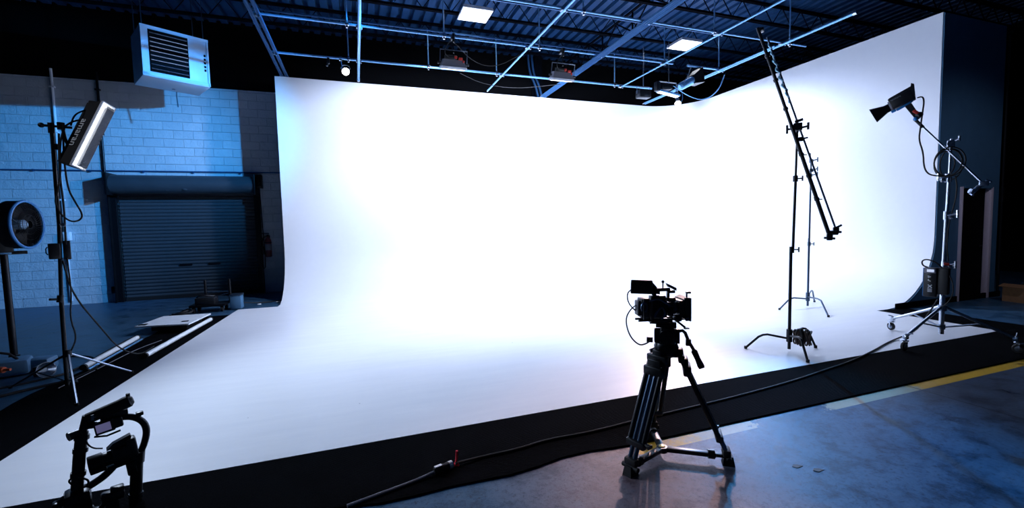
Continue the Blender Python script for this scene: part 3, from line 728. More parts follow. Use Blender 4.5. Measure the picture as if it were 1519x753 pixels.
m = MB(GT); m.tube([(-.03, 0, .485), (-.035, -.02, .44), (-.01, -.03, .40), (.03, -.03, .385)], .004, 6, smooth=2); m.build('cable', 'black_rubber', t)
m = MB(GT); m.tube([(.10, 0, .54), (.11, -.02, .50), (.08, -.03, .485), (.05, -.03, .50)], .004, 6, smooth=2); m.build('cable', 'black_rubber', t)
RT = GT @ Matrix.Translation((.045, -.03, .505)) @ Matrix.Rotation(-.12, 4, 'Y')
m = MB(RT); m.box((0, 0, 0), (.085, .022, .07), bev=.006); m.box((.055, .005, .0), (.05, .03, .06), bev=.01); m.tube([(-.05, .01, -.04), (.0, .0, -.055), (.06, .0, -.05)], .006, 6); mon = m.build('monitor', 'black_plastic', t)
m = MB(GT); m.box((.20, -.005, .525), (.035, .03, .022), bev=.005); m.cyl((.185, 0, .49), (.205, -.005, .53), .012, seg=8); m.build('accessory_clamp', 'black_plastic', t)
m = MB(GT); m.box((.09, 0, .555), (.12, .03, .035), bev=.006); m.box((.06, 0, .535), (.03, .03, .04), bev=.004); m.build('accessory_clamp', 'black_plastic', t)
m = MB(RT); m.box((-.004, -.0118, .002), (.062, .0015, .046)); m.build('monitor_screen', 'screen_lit', mon)
t = thing('mirrorless_camera', GB+V((.05, 0, .25)), 'small black camera cradled inside the foreground gimbal', 'camera')
FT = GT @ Matrix.Translation((.07, 0, .315)) @ Matrix.Rotation(-.10, 4, 'Y')
m = MB(FT); m.box((.045, 0, .0), (.10, .09, .095), bev=.015); m.box((.085, -.01, .02), (.05, .07, .12), bev=.015); m.hexa([(-.02, -.03, .05), (-.02, .03, .05), (.10, .03, .05), (.10, -.03, .05), (.01, -.02, .075), (.01, .02, .075), (.09, .02, .095), (.09, -.02, .095)]); m.build('camera_body', 'black_plastic', t)
m = MB(FT); m.lathe([(.036, 0), (.040, .01), (.040, .04), (.047, .045), (.047, .10), (.044, .105), (.036, .10)], (.0, 0, -.005), (-1, 0, 0), 20); m.box((-.07, 0, -.05), (.07, .05, .02), bev=.006); m.build('lens', 'black_metal', t)
m = MB(FT); m.box((.03, 0, -.06), (.13, .06, .018), bev=.004); m.box((.065, -.02, -.10), (.045, .04, .08), bev=.008); m.build('mount_plate', 'black_metal', t)

# ------------------------------------------------------------------ C-stands
def c_stand(base, feet, top, label, mt, hubz, lean=(0, 0, 0), knobs=()):
    B = V(base); t = thing('c_stand', B, label, 'light stand', 'C-stands on the white floor'); ln = V(lean)
    m = MB(); m.cyl(B+V((0, 0, .02)), B+V((0, 0, top*.47)), .0175, seg=14); m.cyl(B+ln*.46+V((0, 0, top*.45)), B+ln*.80+V((0, 0, top*.78)), .0150, seg=14); m.cyl(B+ln*.78+V((0, 0, top*.77)), B+ln+V((0, 0, top)), .0125, seg=12); m.build('column', mt, t)
    m = MB(); m.cyl(B+V((0, 0, hubz-.075)), B+V((0, 0, hubz+.075)), .032, seg=14); m.cyl(B+V((-.02, -.02, hubz+.05)), B+V((-.06, -.05, hubz+.06)), .008, seg=8); m.build('leg_hub', mt, t)
    for k, f in enumerate(feet):
        f = V((f[0], f[1], .024)); d = f-B; d.z = 0; z = hubz+(k-1)*.035
        kn = B+d*(.60 if k != 1 else .66)
        m = MB(); m.tube([B+V((0, 0, z))+d.normalized()*.025, V((kn.x, kn.y, z+.045)), f], .0130, 10, smooth=0) if False else m.tube([B+V((0, 0, z))+d.normalized()*.025, B+d*.50+V((0, 0, z+.038)), V((kn.x, kn.y, z+.042)), B+d*.70+V((0, 0, z+.005)), f], .0130, 10)
        m.build('leg', mt, t)
        m = MB(); m.cyl(f+V((0, 0, -.012)), f+V((0, 0, .02)), .018, seg=10); m.build('foot', 'black_rubber', t)
    for z, fr in knobs:
        c = B+ln*fr+V((0, 0, z)); m = MB(); m.cyl(c+V((0, 0, -.035)), c+V((0, 0, .035)), .026, seg=12)
        e = V((.62, -.78, 0)); m.cyl(c, c+e*.07, .008, seg=8); m.cyl(c+e*.07+V((0, 0, -.03)), c+e*.07+V((0, 0, .03)), .009, seg=8); m.build('riser_knob', mt, t)
    return t
e1 = V((math.cos(math.radians(-51.9)), math.sin(math.radians(-51.9)), 0))
CB = V((4.85, 3.80, .012))
st = c_stand(CB, [(4.462, 4.071), (4.625, 3.40), (5.235, 3.755)], 2.62, 'black C-stand with a steep twin-rod boom at the front of the white floor', 'black_metal', .185, e1*.042, ((1.22, .2), (2.05, .75)))
ST = frame(CB, -51.9)
piv = V((.045, 0, 2.63))
m = MB(ST); m.cyl(piv+V((0, -.07, 0)), piv+V((0, .07, 0)), .035, seg=14); m.box(piv+V((0, -.03, .01)), (.09, .05, .09), bev=.012); m.cyl(piv+V((-.02, 0, 0)), piv+V((-.10, -.02, -.005)), .012, seg=8); m.cyl(piv+V((-.105, -.02, -.055)), piv+V((-.105, -.02, .045)), .013, seg=8)
m.cyl(piv+V((.03, 0, 0)), piv+V((.10, -.01, .01)), .012, seg=8); m.cyl(piv+V((.10, -.01, -.03)), piv+V((.10, -.01, .05)), .013, seg=8); m.cyl(piv+V((-.03, -.03, .07)), piv+V((.05, -.03, .09)), .016, seg=8)
m.box(piv+V((.03, 0, -.13)), (.05, .04, .05), bev=.01); m.cyl(piv+V((.03, 0, -.13)), piv+V((.10, -.01, -.12)), .010, seg=8); m.build('grip_head', 'black_metal', st)
t = thing('twin_rod_boom', CB+V((0, 0, 2.6)), 'long steep boom of two parallel rods clamped to the front C-stand', 'boom arm')
A0, A1 = V((-.372, -.055, 3.84)), V((.366, -.055, 1.38)); B0, B1 = V((-.278, .025, 3.74)), V((.428, .025, 1.45))
m = MB(ST); m.cyl(A0, A0.lerp(A1, .5), .018, seg=12); m.cyl(A0.lerp(A1, .48), A1, .021, seg=12); m.build('rod', 'black_metal', t)
m = MB(ST); m.cyl(B0, B1, .0105, seg=10); m.build('rod', 'dark_steel', t)
for f in (.14, .26, .40, .62, .72, .83):
    m = MB(ST); p = A0.lerp(A1, f); m.cyl(p-(A1-A0).normalized()*.015, p+(A1-A0).normalized()*.015, .027, seg=12)
    if f in (.62, .83): m.cyl(p, p+V((.05, .05, .0)), .006, seg=6); m.cyl(p, p+V((-.03, -.02, .02)), .006, seg=6)
    m.build('collar', 'black_metal', t)
m = MB(ST)
for p, s in ((A1, 1), (B1, 1)): m.box(p+V((.0, 0, -.01)), (.06, .06, .08), bev=.012); m.cyl(p+V((-.05, -.02, -.02)), p+V((.05, .02, -.03)), .013, seg=8)
m.box(A1.lerp(B1, .5), (.10, .10, .05), bev=.01); m.cyl(B1+V((0, -.02, .02)), B1+V((.05, 0, .05)), .012, seg=8); m.build('end_bracket', 'black_metal', t)
m = MB(ST); m.box(A0.lerp(B0, .4)+V((.0, 0, .02)), (.05, .10, .035), bev=.006); m.build('end_bracket', 'black_metal', t)
m = MB(ST); pts = []
for k in range(26):
    p = B0.lerp(B1, .02+.33*k/25); w = .022 if 5 < k < 21 else .012; pts.append(p+V((-w*.5+w*(.8+random.uniform(-.3, .3))*math.cos(k*1.9), w*math.sin(k*1.9), 0)))
m.tube(pts, [.008+.006*math.sin(PI*k/25) for k in range(26)], 7); m.build('wrapped_cord', 'clear_wrap', t)
# coil of brown cable hung on the stand's base
t = thing('cable_coil', CB+V((.09, -.11, .02)), 'coil of brown cable hanging on the base of the front C-stand', 'cable')
m = MB(ST)
for k in range(9):
    x = .055+k*.019; r = .078+.010*math.sin(k*2.3); pts = []
    for a in range(20):
        an = 2*PI*a/20; pts.append((x+.012*math.sin(an*2+k), -.03+r*.7*math.sin(an)+.004*math.sin(3*an+k), .185+r*1.05*math.cos(an)))
    m.tube(pts, .010, 6, closed=True)
m.build('loops', 'brown_cord', t)
m = MB(ST); m.tube([(.12+.012*math.sin(a*.8), -.03+.072*math.sin(a*2*PI/14), .185+.10*math.cos(a*2*PI/14)) for a in range(14)], .013, 6, closed=True); m.tube([(.18, -.02, .27), (.215, -.03, .18), (.20, -.03, .09)], .009, 6, smooth=1); m.build('tie_strap', 'black_rubber', t)

C2 = V((7.552, 5.576, .012))
st = c_stand(C2, [(6.90, 5.60), (7.05, 4.86), (8.10, 5.85)], 2.62, 'blue grey C-stand standing farther back behind the front C-stand', 'dark_steel', .185, (.01, 0, 0), ((1.13, .4),))
T2 = frame(C2, -53.6)
m = MB(T2)
for z, dx in ((2.58, .02), (2.42, .03), (2.33, .0)):
    m.box((dx*.5, 0, z), (.06, .05, .06), bev=.01); m.cyl((0, 0, z), (.10, -.02, z+.02), .010, seg=8); m.cyl((.10, -.02, z-.025), (.10, -.02, z+.055), .010, seg=8)
m.cyl((-.01, 0, 2.55), (-.01, 0, 2.72), .012, seg=8); m.build('grip_head', 'dark_steel', st)

# ------------------------------------------------------------------ roller stand with boom lamp on the right
RB = V((6.80, 3.34, .012)); RT = frame(RB, -63.84)
t = thing('roller_stand', RB, 'chrome roller light stand on castors at the right end of the white floor', 'light stand')
def lp(p): return RT @ V(p)
m = MB(RT); m.cyl((.033, 0, .11), (.032, 0, .96), .026, seg=16); m.cyl((.032, 0, .95), (.040, 0, 1.60), .021, seg=14); m.cyl((.040, 0, 1.58), (.047, 0, 2.06), .017, seg=14); m.cyl((.047, 0, 2.04), (.052, 0, 2.50), .0135, seg=12); m.build('column', 'chrome', t)
wheels = [V((6.985, 3.95, 0)), V((6.03, 3.27, 0)), V((7.02, 2.71, 0))]
col0 = lp((.033, 0, 0))
m = MB(); m.cyl(col0+V((0, 0, .40)), col0+V((0, 0, .47)), .042, seg=16); m.build('leg_collar', 'steel', t)
m = MB(); m.cyl(col0+V((0, 0, .17)), col0+V((0, 0, .23)), .036, seg=16); m.build('leg_collar', 'steel', t)
for k, w in enumerate(wheels):
    d = w-col0; d.z = 0; e = col0+d*.97+V((0, 0, .165))
    m = MB(); m.tube([col0+V((0, 0, .445))+d.normalized()*.03, e], .017, 10); m.box(e+V((0, 0, -.005)), (.05, .05, .05), bev=.01); lg = m.build('leg', 'chrome' if k < 2 else 'dark_steel', t)
    m = MB(); m.tube([col0+V((0, 0, .20))+d.normalized()*.03, col0+d*.52+V((0, 0, .285))], .010, 8); m.build('leg_brace', 'steel', lg)
    wd = V((-d.y, d.x, 0)).normalized(); c = V((w.x, w.y, .065))
    m = MB(); m.cyl(e+V((0, 0, .03)), V((e.x, e.y, .13)), .014, seg=10); m.cyl((w.x, w.y, .128), (w.x, w.y, .142), .042, seg=16); 
    for s in (-1, 1): m.hexa([c+wd*s*.025+V(q) for q in ((0, 0, .07), (.006, .006, .07), (.006, .006, 0), (0, 0, -.01))]+[c+wd*s*.029+V(q) for q in ((-.02, -.02, .07), (.03, .03, .07), (.012, .012, 0), (-.012, -.012, -.01))])
    m.tube([e+V((.0, 0, .03)), e+wd*.07+V((0, 0, .05))], .008, 6); m.build('castor_fork', 'chrome', lg)
    m = MB(); m.lathe([(.045, -.016), (.052, -.010), (.053, .010), (.045, .016)], c+V((0, 0, -.0)), wd, 20); m.build('castor_wheel', 'black_rubber', lg)
    m = MB(); m.lathe([(.02, -.020), (.030, -.018), (.030, .018), (.02, .020)], c, wd, 16); m.build('castor_hub', 'steel', lg)
for z, dx in ((2.035, 0), (1.58, 0), (.965, 0)):
    m = MB(RT); m.cyl((.04, 0, z-.05), (.04, 0, z+.05), .032, seg=14)
    s = -1 if z > 2 else 1
    m.cyl((.04, -.02, z), (.04+s*.09, -.05, z+.02), .011, seg=8); m.cyl((.04+s*.09, -.05, z-.03), (.04+s*.09, -.05, z+.06), .013, seg=8); m.box((.04+s*.045, -.03, z-.025), (.04, .03, .05), bev=.008); m.build('riser_knob', 'chrome', t)
m = MB(RT); m.box((.055, -.04, .985), (.05, .04, .03), bev=.006); m.build('red_clip', 'red_plastic', t)
m = MB(RT); m.box((.05, 0, 2.44), (.07, .08, .09), bev=.012); m.cyl((.05, -.05, 2.44), (.05, .05, 2.44), .035, seg=14); m.cyl((.06, -.02, 2.46), (.12, -.05, 2.49), .010, seg=8); m.cyl((.12, -.05, 2.46), (.12, -.05, 2.52), .011, seg=8); m.build('grip_head', 'chrome', t)

t = thing('lamp_boom', lp((0, -.06, 2.44)), 'thin chrome boom arm slanting across the top of the roller stand', 'boom arm')
m = MB(RT); m.cyl((-.285, -.06, 2.79), (.335, -.06, 1.935), .011, seg=10); m.build('rod', 'chrome', t)
m = MB(RT); m.cyl((-.285, -.06, 2.79), (-.20, -.06, 2.672), .017, seg=12); m.build('rod_sleeve', 'black_rubber', t)
m = MB(RT); m.box((.335, -.06, 1.94), (.08, .06, .06), bev=.01); m.cyl((.32, -.06, 1.93), (.24, -.08, 1.84), .022, seg=12); m.cyl((.25, -.07, 1.85), (.225, -.09, 1.86), .03, seg=12); m.cyl((.25, -.10, 1.81), (.225, -.06, 1.84), .012, seg=8); m.cyl((.35, -.06, 1.98), (.39, -.08, 1.95), .012, seg=8)
m.build('end_clamp', 'steel', t)

t = thing('cob_lamp', lp((-.4, -.06, 2.9)), 'black studio lamp with flared reflector on the high end of the slanting boom', 'studio lamp')
LT = RT @ Matrix.Translation((-.40, -.06, 3.03)) @ Matrix.Rotation(math.radians(-23), 4, 'Y')      # x from lamp mouth to tail
m = MB(LT); m.box((.0, 0, .02), (.235, .13, .135), bev=.014)
m.hexa([(-.118, -.06, .085), (.118, -.06, .085), (.118, .06, .085), (-.118, .06, .085), (-.10, -.045, .10), (.13, -.05, .118), (.13, .05, .118), (-.10, .045, .10)])
m.hexa([(.10, -.06, .06), (.12, -.06, -.02), (.12, .06, -.02), (.10, .06, .06), (.145, -.055, .15), (.165, -.055, .125), (.165, .055, .125), (.145, .055, .15)])
for k in range(6): m.box((-.02+k*.022, -.067, -.01), (.008, .006, .05))
m.build('lamp_housing', 'black_plastic', t)
m = MB(LT); m.lathe([(.062, 0), (.066, .006), (.066, .018), (.060, .024)], (-.132, 0, .005), (1, 0, 0), 24); m.build('mount_ring', 'grey_paint', t)
m = MB(LT); m.lathe([(.050, 0), (.052, .05), (.098, .185), (.096, .187), (.048, .055), (.045, .002)], (-.128, 0, .0), (-1, 0, -.04), 28); m.build('reflector', 'black_metal', t)
m = MB(LT); m.lathe([(.04, .055), (.088, .170), (.086, .174), (.03, .06)], (-.128, 0, .0), (-1, 0, -.04), 28); m.build('reflector_lining', 'lamp_white', t)
m = MB(LT); m.box((-.118, -.0, -.065), (.05, .05, .03), bev=.008); m.tube([(-.09, 0, -.07), (-.02, 0, -.065), (.05, 0, -.055), (.09, 0, -.04)], .016, 10, smooth=1); m.build('blue_trim', 'blue_plastic', t)
m = MB(RT); m.hexa([(-.375, -.09, 2.955), (-.375, -.03, 2.955), (-.315, -.03, 2.985), (-.315, -.09, 2.985), (-.265, -.09, 2.765), (-.265, -.03, 2.765), (-.225, -.03, 2.80), (-.225, -.09, 2.80)]); m.cyl((-.26, -.095, 2.81), (-.225, -.06, 2.84), .03, seg=12); m.build('yoke_arm', 'black_plastic', t)
m = MB(RT); m.box((-.272, -.10, 2.865), (.065, .02, .035), bev=.006, R=Matrix.Rotation(.75, 4, 'Y')); m.box((-.245, -.075, 2.85), (.03, .03, .03), bev=.006); m.build('red_lever', 'red_plastic', t)
m = MB(RT); m.ball((-.272, -.09, 2.785), .024, seg=10); m.build('blue_knob', 'blue_plastic', t)
text('lettering', 'aputure', .034, LT @ Matrix.Translation((-.045, -.0665, .062)) @ Matrix.Rotation(PI/2, 4, 'X'), 'letter_grey', t)
m = MB(RT); m.tube([(-.265, -.05, 3.045), (-.215, -.06, 3.05), (-.20, -.07, 2.98), (-.21, -.08, 2.86), (-.225, -.09, 2.66), (-.235, -.09, 2.52), (-.19, -.10, 2.36), (-.18, -.10, 2.18), (-.14, -.10, 2.09), (-.06, -.09, 2.06), (.02, -.06, 2.06)], .0085, 7, smooth=2); m.build('power_cable', 'black_rubber', t)
t = thing('cable_coil', lp((.04, -.08, 2.2)), 'loops of black cable hung around the top of the roller stand', 'cable')
m = MB(RT)
for cx, cz, rx, rz, ty in ((.045, 2.225, .135, .175, -.05), (.03, 2.215, .12, .16, -.075), (.06, 2.20, .10, .185, .05), (.0, 2.20, .09, .15, -.06)):
    m.tube([(cx+rx*math.cos(a*PI/12), ty+.02*math.sin(a*PI/6), cz+rz*math.sin(a*PI/12)) for a in range(24)], .0075, 6, closed=True)
m.tube([(.10, -.05, 2.05), (.12, -.05, 1.9), (.10, -.04, 1.7), (.06, -.03, 1.5), (.05, -.03, 1.2), (.07, -.03, 1.02)], .007, 6, smooth=2)
m.build('loops', 'black_rubber', t)

t = thing('control_box', lp((-.08, -.06, .58)), 'black lamp control box with small lit screen strapped low on the roller stand', 'control box')
XT = RT @ Matrix.Translation((-.075, -.075, .76)) @ Matrix.Rotation(math.radians(-14), 4, 'Z')
m = MB(XT); m.box((0, 0, 0), (.125, .10, .36), bev=.012); m.box((.11, .02, .02), (.10, .09, .33), bev=.012); m.build('case', 'black_plastic', t)
m = MB(XT); m.box((0, -.052, .145), (.11, .012, .062), bev=.004); m.build('screen_bezel', 'grey_paint', t)
m = MB(XT); m.box((0.006, -.060, .145), (.066, .003, .032)); m.build('screen', 'screen_white', t)
m = MB(XT)
for z, r in ((.065, -.4), (.02, .4)): m.box((-.004, -.0525, z), (.030, .005, .010), R=Matrix.Rotation(r, 4, 'Y')); m.box((-.012, -.0525, z+.012), (.016, .005, .009), R=Matrix.Rotation(-r-.5, 4, 'Y'))
for r in (.8, -.8): m.box((.004, -.0525, -.048), (.052, .005, .011), R=Matrix.Rotation(r, 4, 'Y'))
for z in (-.082, -.098, -.114): m.box((.004, -.0525, z), (.042, .005, .009))
m.build('white_marking', 'letter_white', t)
m = MB(XT); m.box((-.064, -.03, 0), (.006, .03, .35)); m.build('blue_edge', 'blue_plastic', t)
m = MB(XT); m.tube([(-.03, -.01, .18), (-.08, -.02, .20), (-.09, -.02, .26), (-.04, -.02, .285), (.04, -.01, .25), (.10, 0, .18)], .0085, 7, smooth=2); m.build('cable', 'black_rubber', t)
m = MB(XT); m.tube([(.16, 0, .10), (.20, -.02, .02), (.21, -.02, -.12), (.16, -.02, -.25), (.10, .0, -.3)], .007, 6, smooth=2); m.build('cable', 'black_rubber', t)

# ------------------------------------------------------------------ strip softbox stand on the left
LB = V((-2.847, 5.648, .011)); LT2 = frame(LB, 26.75)
def ll(p): return LT2 @ V(p)
t = thing('light_stand', LB, 'dark tripod light stand carrying the strip softbox by the block wall', 'light stand')
m = MB(LT2); m.cyl((.0, 0, .06), (.012, 0, .95), .019, seg=12); m.cyl((.012, 0, .93), (.044, 0, 1.68), .0165, seg=12); m.cyl((.044, 0, 1.66), (.054, 0, 2.66), .0165, seg=12); m.build('column', 'black_metal', t)
m = MB(LT2); m.cyl((.025, 0, .36), (.025, 0, .43), .03, seg=12); m.build('leg_collar', 'black_metal', t)
m = MB(LT2); m.cyl((.0, 0, .09), (.0, 0, .13), .028, seg=12); m.build('leg_collar', 'black_metal', t)
m = MB(LT2); m.cyl((.0, 0, .92), (.01, 0, .99), .026, seg=12); m.cyl((-.0, -.0, .95), (-.07, -.03, .96), .012, seg=8); m.build('riser_clamp', 'black_metal', t)
hub = ll((.025, 0, .395))
for k, (fx, fy) in enumerate(((-2.54, 5.15), (-2.50, 6.12), (-3.50, 6.02))):
    f = V((fx, fy, .022)); d = f-hub
    m = MB(); m.tube([hub, f], .0105, 8); lg = m.build('leg', ('steel', 'steel', 'black_metal')[k], t)
    m = MB(); m.tube([ll((0, 0, .11)), hub+d*.55], .006, 6); m.build('leg_brace', 'black_metal', lg)
    m = MB(); m.cyl(f+V((0, 0, -.011)), f+V((0, 0, .012)), .016, seg=10); m.build('foot', 'black_rubber', lg)
m = MB(LT2); m.cyl((.045, -.02, 1.70), (.085, -.03, 1.70), .012, seg=8); m.box((.075, -.03, 1.695), (.03, .02, .03), bev=.005); m.build('riser_knob', 'chrome', t)
m = MB(LT2); m.cyl((.052, 0, 2.60), (.052, 0, 2.70), .026, seg=12); m.cyl((-.01, 0, 2.67), (.20, -.02, 2.67), .012, seg=8); m.ball((-.015, 0, 2.67), .025, seg=8); m.cyl((.12, -.02, 2.64), (.12, -.02, 2.71), .03, seg=10); m.box((.07, 0, 2.47), (.05, .04, .06), bev=.01); m.build('swivel_head', 'black_metal', t)
t = thing('power_box', ll((.02, 0, 1.37)), 'small black ballast box clipped to the left softbox stand', 'power supply')
m = MB(LT2); m.box((-.005, -.05, 1.435), (.085, .06, .155), bev=.01); m.tube([(-.05, -.05, 1.48), (-.062, -.05, 1.46), (-.062, -.05, 1.42), (-.05, -.05, 1.40)], .005, 6); m.build('case', 'black_plastic', t)
m = MB(LT2); m.box((.085, -.0, 1.44), (.055, .05, .19), bev=.01); m.build('battery', 'black_plastic', t)
# the softbox: L long axis, D depth towards the front, W across the front
t = thing('strip_softbox', ll((.2, 0, 2.5)), 'black strip softbox with glowing white front tilted on the left stand', 'softbox')
Lv = V((.273, .06, .668)); Dv = V((.105, -.155, -.032)); Lh = Lv.normalized()
Dv = (Dv-Lh*Dv.dot(Lh)); Wv = Lh.cross(Dv.normalized())
if Wv.x < 0: Wv = -Wv
Dh = Dv.normalized(); LL, DD, WW = .735, .20, .135
cen = V((.29, -.05, 2.61))
BX = LT2 @ Matrix(((Wv.x, Dh.x, Lh.x, cen.x), (Wv.y, Dh.y, Lh.y, cen.y), (Wv.z, Dh.z, Lh.z, cen.z), (0, 0, 0, 1)))  # x across, y to the front, z along
w, d, l = WW/2, DD/2, LL/2; SBD = DD/2
m = MB(BX)                              # fabric shell: four sloping walls and a back
bk, ft = (.62, .93), (1, 1)
def cor(k, y, sx, sz): return (sx*w*k[0], y, sz*l*k[1])
def wall(s1, s2, n):
    i = V(n)*-.006
    q = [cor(bk, -d, *s1), cor(bk, -d, *s2), cor(ft, d, *s2), cor(ft, d, *s1)]
    m.hexa([V(p) for p in q]+[V(p)+i for p in q])
wall((-1, -1), (-1, 1), (-1, 0, 0)); wall((1, -1), (1, 1), (1, 0, 0)); wall((-1, -1), (1, -1), (0, 0, -1)); wall((-1, 1), (1, 1), (0, 0, 1))
m.box((0, -d, 0), (WW*.62, .012, LL*.93)); m.box((0, -d+.03, l*.98), (.08, .08, .03), bev=.012); m.build('fabric_shell', 'black_fabric', t)
m = MB(BX); m.box((0, d-.022, 0), (WW-.018, .004, LL-.018)); m.build('diffuser', 'lamp_white', t)
m = MB(BX)
for sx in (-1, 1): m.box((sx*(w-.004), d, 0), (.010, .024, LL))
for sz in (-1, 1): m.box((0, d, sz*(l-.004)), (WW, .024, .010))
m.build('white_rim', 'white_paint', t)
m = MB(BX)                              # fabric honeycomb folded to one side
x0, x1 = -.012, w-.008
for k in range(9): m.box((x0+(x1-x0)*k/8, d+.006, -.012), (.0022, .036, LL*.90))
for k in range(58): m.box(((x0+x1)/2, d+.006, -.345+.012*k), (x1-x0, .036, .0022))
m.build('honeycomb', 'grey_grid', t)
text('lettering', 'amaran', .105, BX @ Matrix.Translation((-w*.84-.004, -.005, -.01)) @ Matrix(((0, 0, -1, 0), (0, 1, 0, 0), (-1, 0, 0, 0), (0, 0, 0, 1))) @ Matrix.Rotation(0, 4, 'Z'), 'letter_white', t, .002)
m = MB(LT2); m.tube([(.19, -.02, 2.69), (.22, -.02, 2.80), (.29, -.0, 2.86), (.33, .02, 2.88)], .008, 6, smooth=2); m.tube([(.15, -.02, 2.68), (.20, -.02, 2.73), (.26, -.01, 2.76)], .009, 6, smooth=1)
m.tube([(.13, -.01, 2.66), (.15, 0, 2.5), (.20, .0, 2.45)], .014, 8, smooth=1); m.build('mount_arm', 'black_metal', t)
m = MB(LT2)
m.tube([(.14, -.03, 2.66), (.10, -.04, 2.5), (.09, -.04, 2.2), (.05, -.04, 2.0), (.03, -.04, 1.92), (.06, -.05, 1.80), (.13, -.05, 1.72), (.20, -.05, 1.74), (.22, -.05, 1.80), (.17, -.05, 1.93), (.13, -.05, 2.05), (.12, -.04, 2.3), (.13, -.03, 2.6)], .008, 6, smooth=2)
m.build('cable', 'black_rubber', t)
m = MB(LT2); m.tube([(.10, -.03, 2.6), (.08, -.03, 2.2), (.09, -.03, 1.9), (.085, -.03, 1.66), (.08, -.02, 1.5)], .009, 6, smooth=2)
m.build('cable', 'black_rubber', t)
m = MB(LT2); m.tube([(.08, -.03, 1.36), (.09, -.03, 1.0), (.06, -.04, .75), (.10, -.04, .55), (.05, -.03, .42)], .007, 6, smooth=2)
m.build('cable', 'black_rubber', t)

# ------------------------------------------------------------------ drum fan on a stand
FB = V((-4.009, 7.008, 0)); FT = frame(FB, 29.8)
t = thing('drum_fan', FB, 'round caged fan with blue rim on a stand at the left edge', 'fan')
m = MB(FT); m.cyl((0, 0, .03), (-.004, 0, 1.42), .034, seg=14); m.build('post', 'black_metal', t)
m = MB(FT); m.box((0, 0, .03), (.10, .42, .05), bev=.01); m.box((-.1, 0, .03), (.60, .10, .05), bev=.01); m.cyl((0, 0, .04), (0, 0, .16), .05, seg=14); m.build('base', 'black_metal', t)
m = MB(FT); m.box((-.005, 0, 1.44), (.13, .10, .10), bev=.01); m.build('post_clamp', 'galvanised', t)
m = MB(FT); m.box((.07, .02, 1.405), (.24, .12, .04), bev=.006); m.box((-.05, .08, 1.70), (.26, .30, .58), bev=.02); m.build('motor_housing', 'black_plastic', t)
fa = V((.86, -.51, 0)); fc = V((.165, -.02, 1.744)); fu = V((.51, .86, 0)); fz = V((0, 0, 1))
def fp(r, a, h): return fc+fa*h+fu*(r*math.cos(a))+fz*(r*math.sin(a))
m = MB(FT)
for r, h, tt in ((.285, .05, .017),): m.tube([fp(r, 2*PI*k/40, h) for k in range(40)], tt, 8, closed=True)
m.build('rim', 'fan_blue', t)
m = MB(FT)
q = [(.27, -.12), (.290, -.10), (.290, .045), (.279, .045), (.275, -.09), (.02, -.095)]
rg = [[m.bm.verts.new(FT @ fp(rr, 2*PI*k/40, hh)) for k in range(40)] for rr, hh in q]
for A, B in zip(rg, rg[1:]):
    for k in range(40): m.bm.faces.new((A[k], A[(k+1) % 40], B[(k+1) % 40], B[k]))
m.bm.faces.new(rg[0]); m.bm.faces.new(rg[-1])
m.build('drum', 'black_plastic', t)
m = MB(FT)
for k in range(36): m.tube([fp(.05, 2*PI*k/36, .075), fp(.17, 2*PI*k/36+.12, .075), fp(.285, 2*PI*k/36+.2, .05)], .0022, 5)
for r in (.05, .12, .19, .245): m.tube([fp(r, 2*PI*k/36, .075-.02*(r > .2)) for k in range(36)], .0025, 5, closed=True)
m.build('wire_cage', 'black_metal', t)
for k in range(3):
    a0 = .5+k*2*PI/3; m = MB(FT); P = [[], []]
    for i in range(7):
        r = .05+.19*i/6; wd = .25+.35*math.sin(PI*min(1, i/5))
        P[0].append(fp(r, a0-wd*.5, -.045)); P[1].append(fp(r, a0+wd*.5, .02))
    v = [[m.bm.verts.new(FT @ p) for p in q] for q in P]+[[m.bm.verts.new(FT @ (p-fa*.006)) for p in q] for q in P]
    for i in range(6):
        m.bm.faces.new((v[0][i], v[0][i+1], v[1][i+1], v[1][i])); m.bm.faces.new((v[2][i], v[3][i], v[3][i+1], v[2][i+1]))
        m.bm.faces.new((v[0][i], v[2][i], v[2][i+1], v[0][i+1])); m.bm.faces.new((v[1][i], v[1][i+1], v[3][i+1], v[3][i]))
    m.bm.faces.new((v[0][0], v[1][0], v[3][0], v[2][0])); m.bm.faces.new((v[0][6], v[2][6], v[3][6], v[1][6]))
    m.build('blade', 'fan_silver' if k == 1 else 'black_plastic', t)
m = MB(FT); m.lathe([(.05, -.08), (.06, -.05), (.06, .02), (.03, .045)], fc, fa, 18); m.build('hub', 'fan_silver', t)

# ------------------------------------------------------------------ things on the floor, left
def rod_thing(name, a, b, r, mt, label, cat, cap='black_rubber'):
    a, b = V(a), V(b); t = thing(name, a, label, cat, 'tubes on the left floor'); n = (b-a).normalized()
    m = MB(); m.cyl(a+n*.03, b-n*.03, r, seg=14); m.build('tube', mt, t)
    m = MB(); m.cyl(a, a+n*.035, r*1.08, seg=14); m.cyl(b-n*.035, b, r*1.08, seg=14); m.build('end_cap', cap, t)
    return t
rod_thing('white_tube', (-3.13, 6.52, .033), (-3.20, 8.10, .033), .032, 'tube_white', 'white tube lying on the concrete left of the foam board', 'tube')
rod_thing('white_tube', (-2.62, 6.76, .043), (-2.53, 9.15, .043), .032, 'tube_white', 'long white tube lying on black carpet beside the white floor edge', 'tube')
rod_thing('thin_tube', (-3.04, 6.40, .024), (-3.10, 8.0, .024), .013, 'galvanised', 'thin blue tube lying close beside the left white tube', 'tube')
t = thing('foam_board', (-2.93, 8.75, .12), 'white rectangular board lying flat on a low black crate by the carpet', 'board')
m = MB(); m.prism([(-3.36, 8.42, 0), (-2.60, 8.28, 0), (-2.53, 9.16, 0), (-3.26, 9.24, 0)], (0, 0, .125), (0, 0, .145)); bd = m.build('panel', 'foam_board', t)
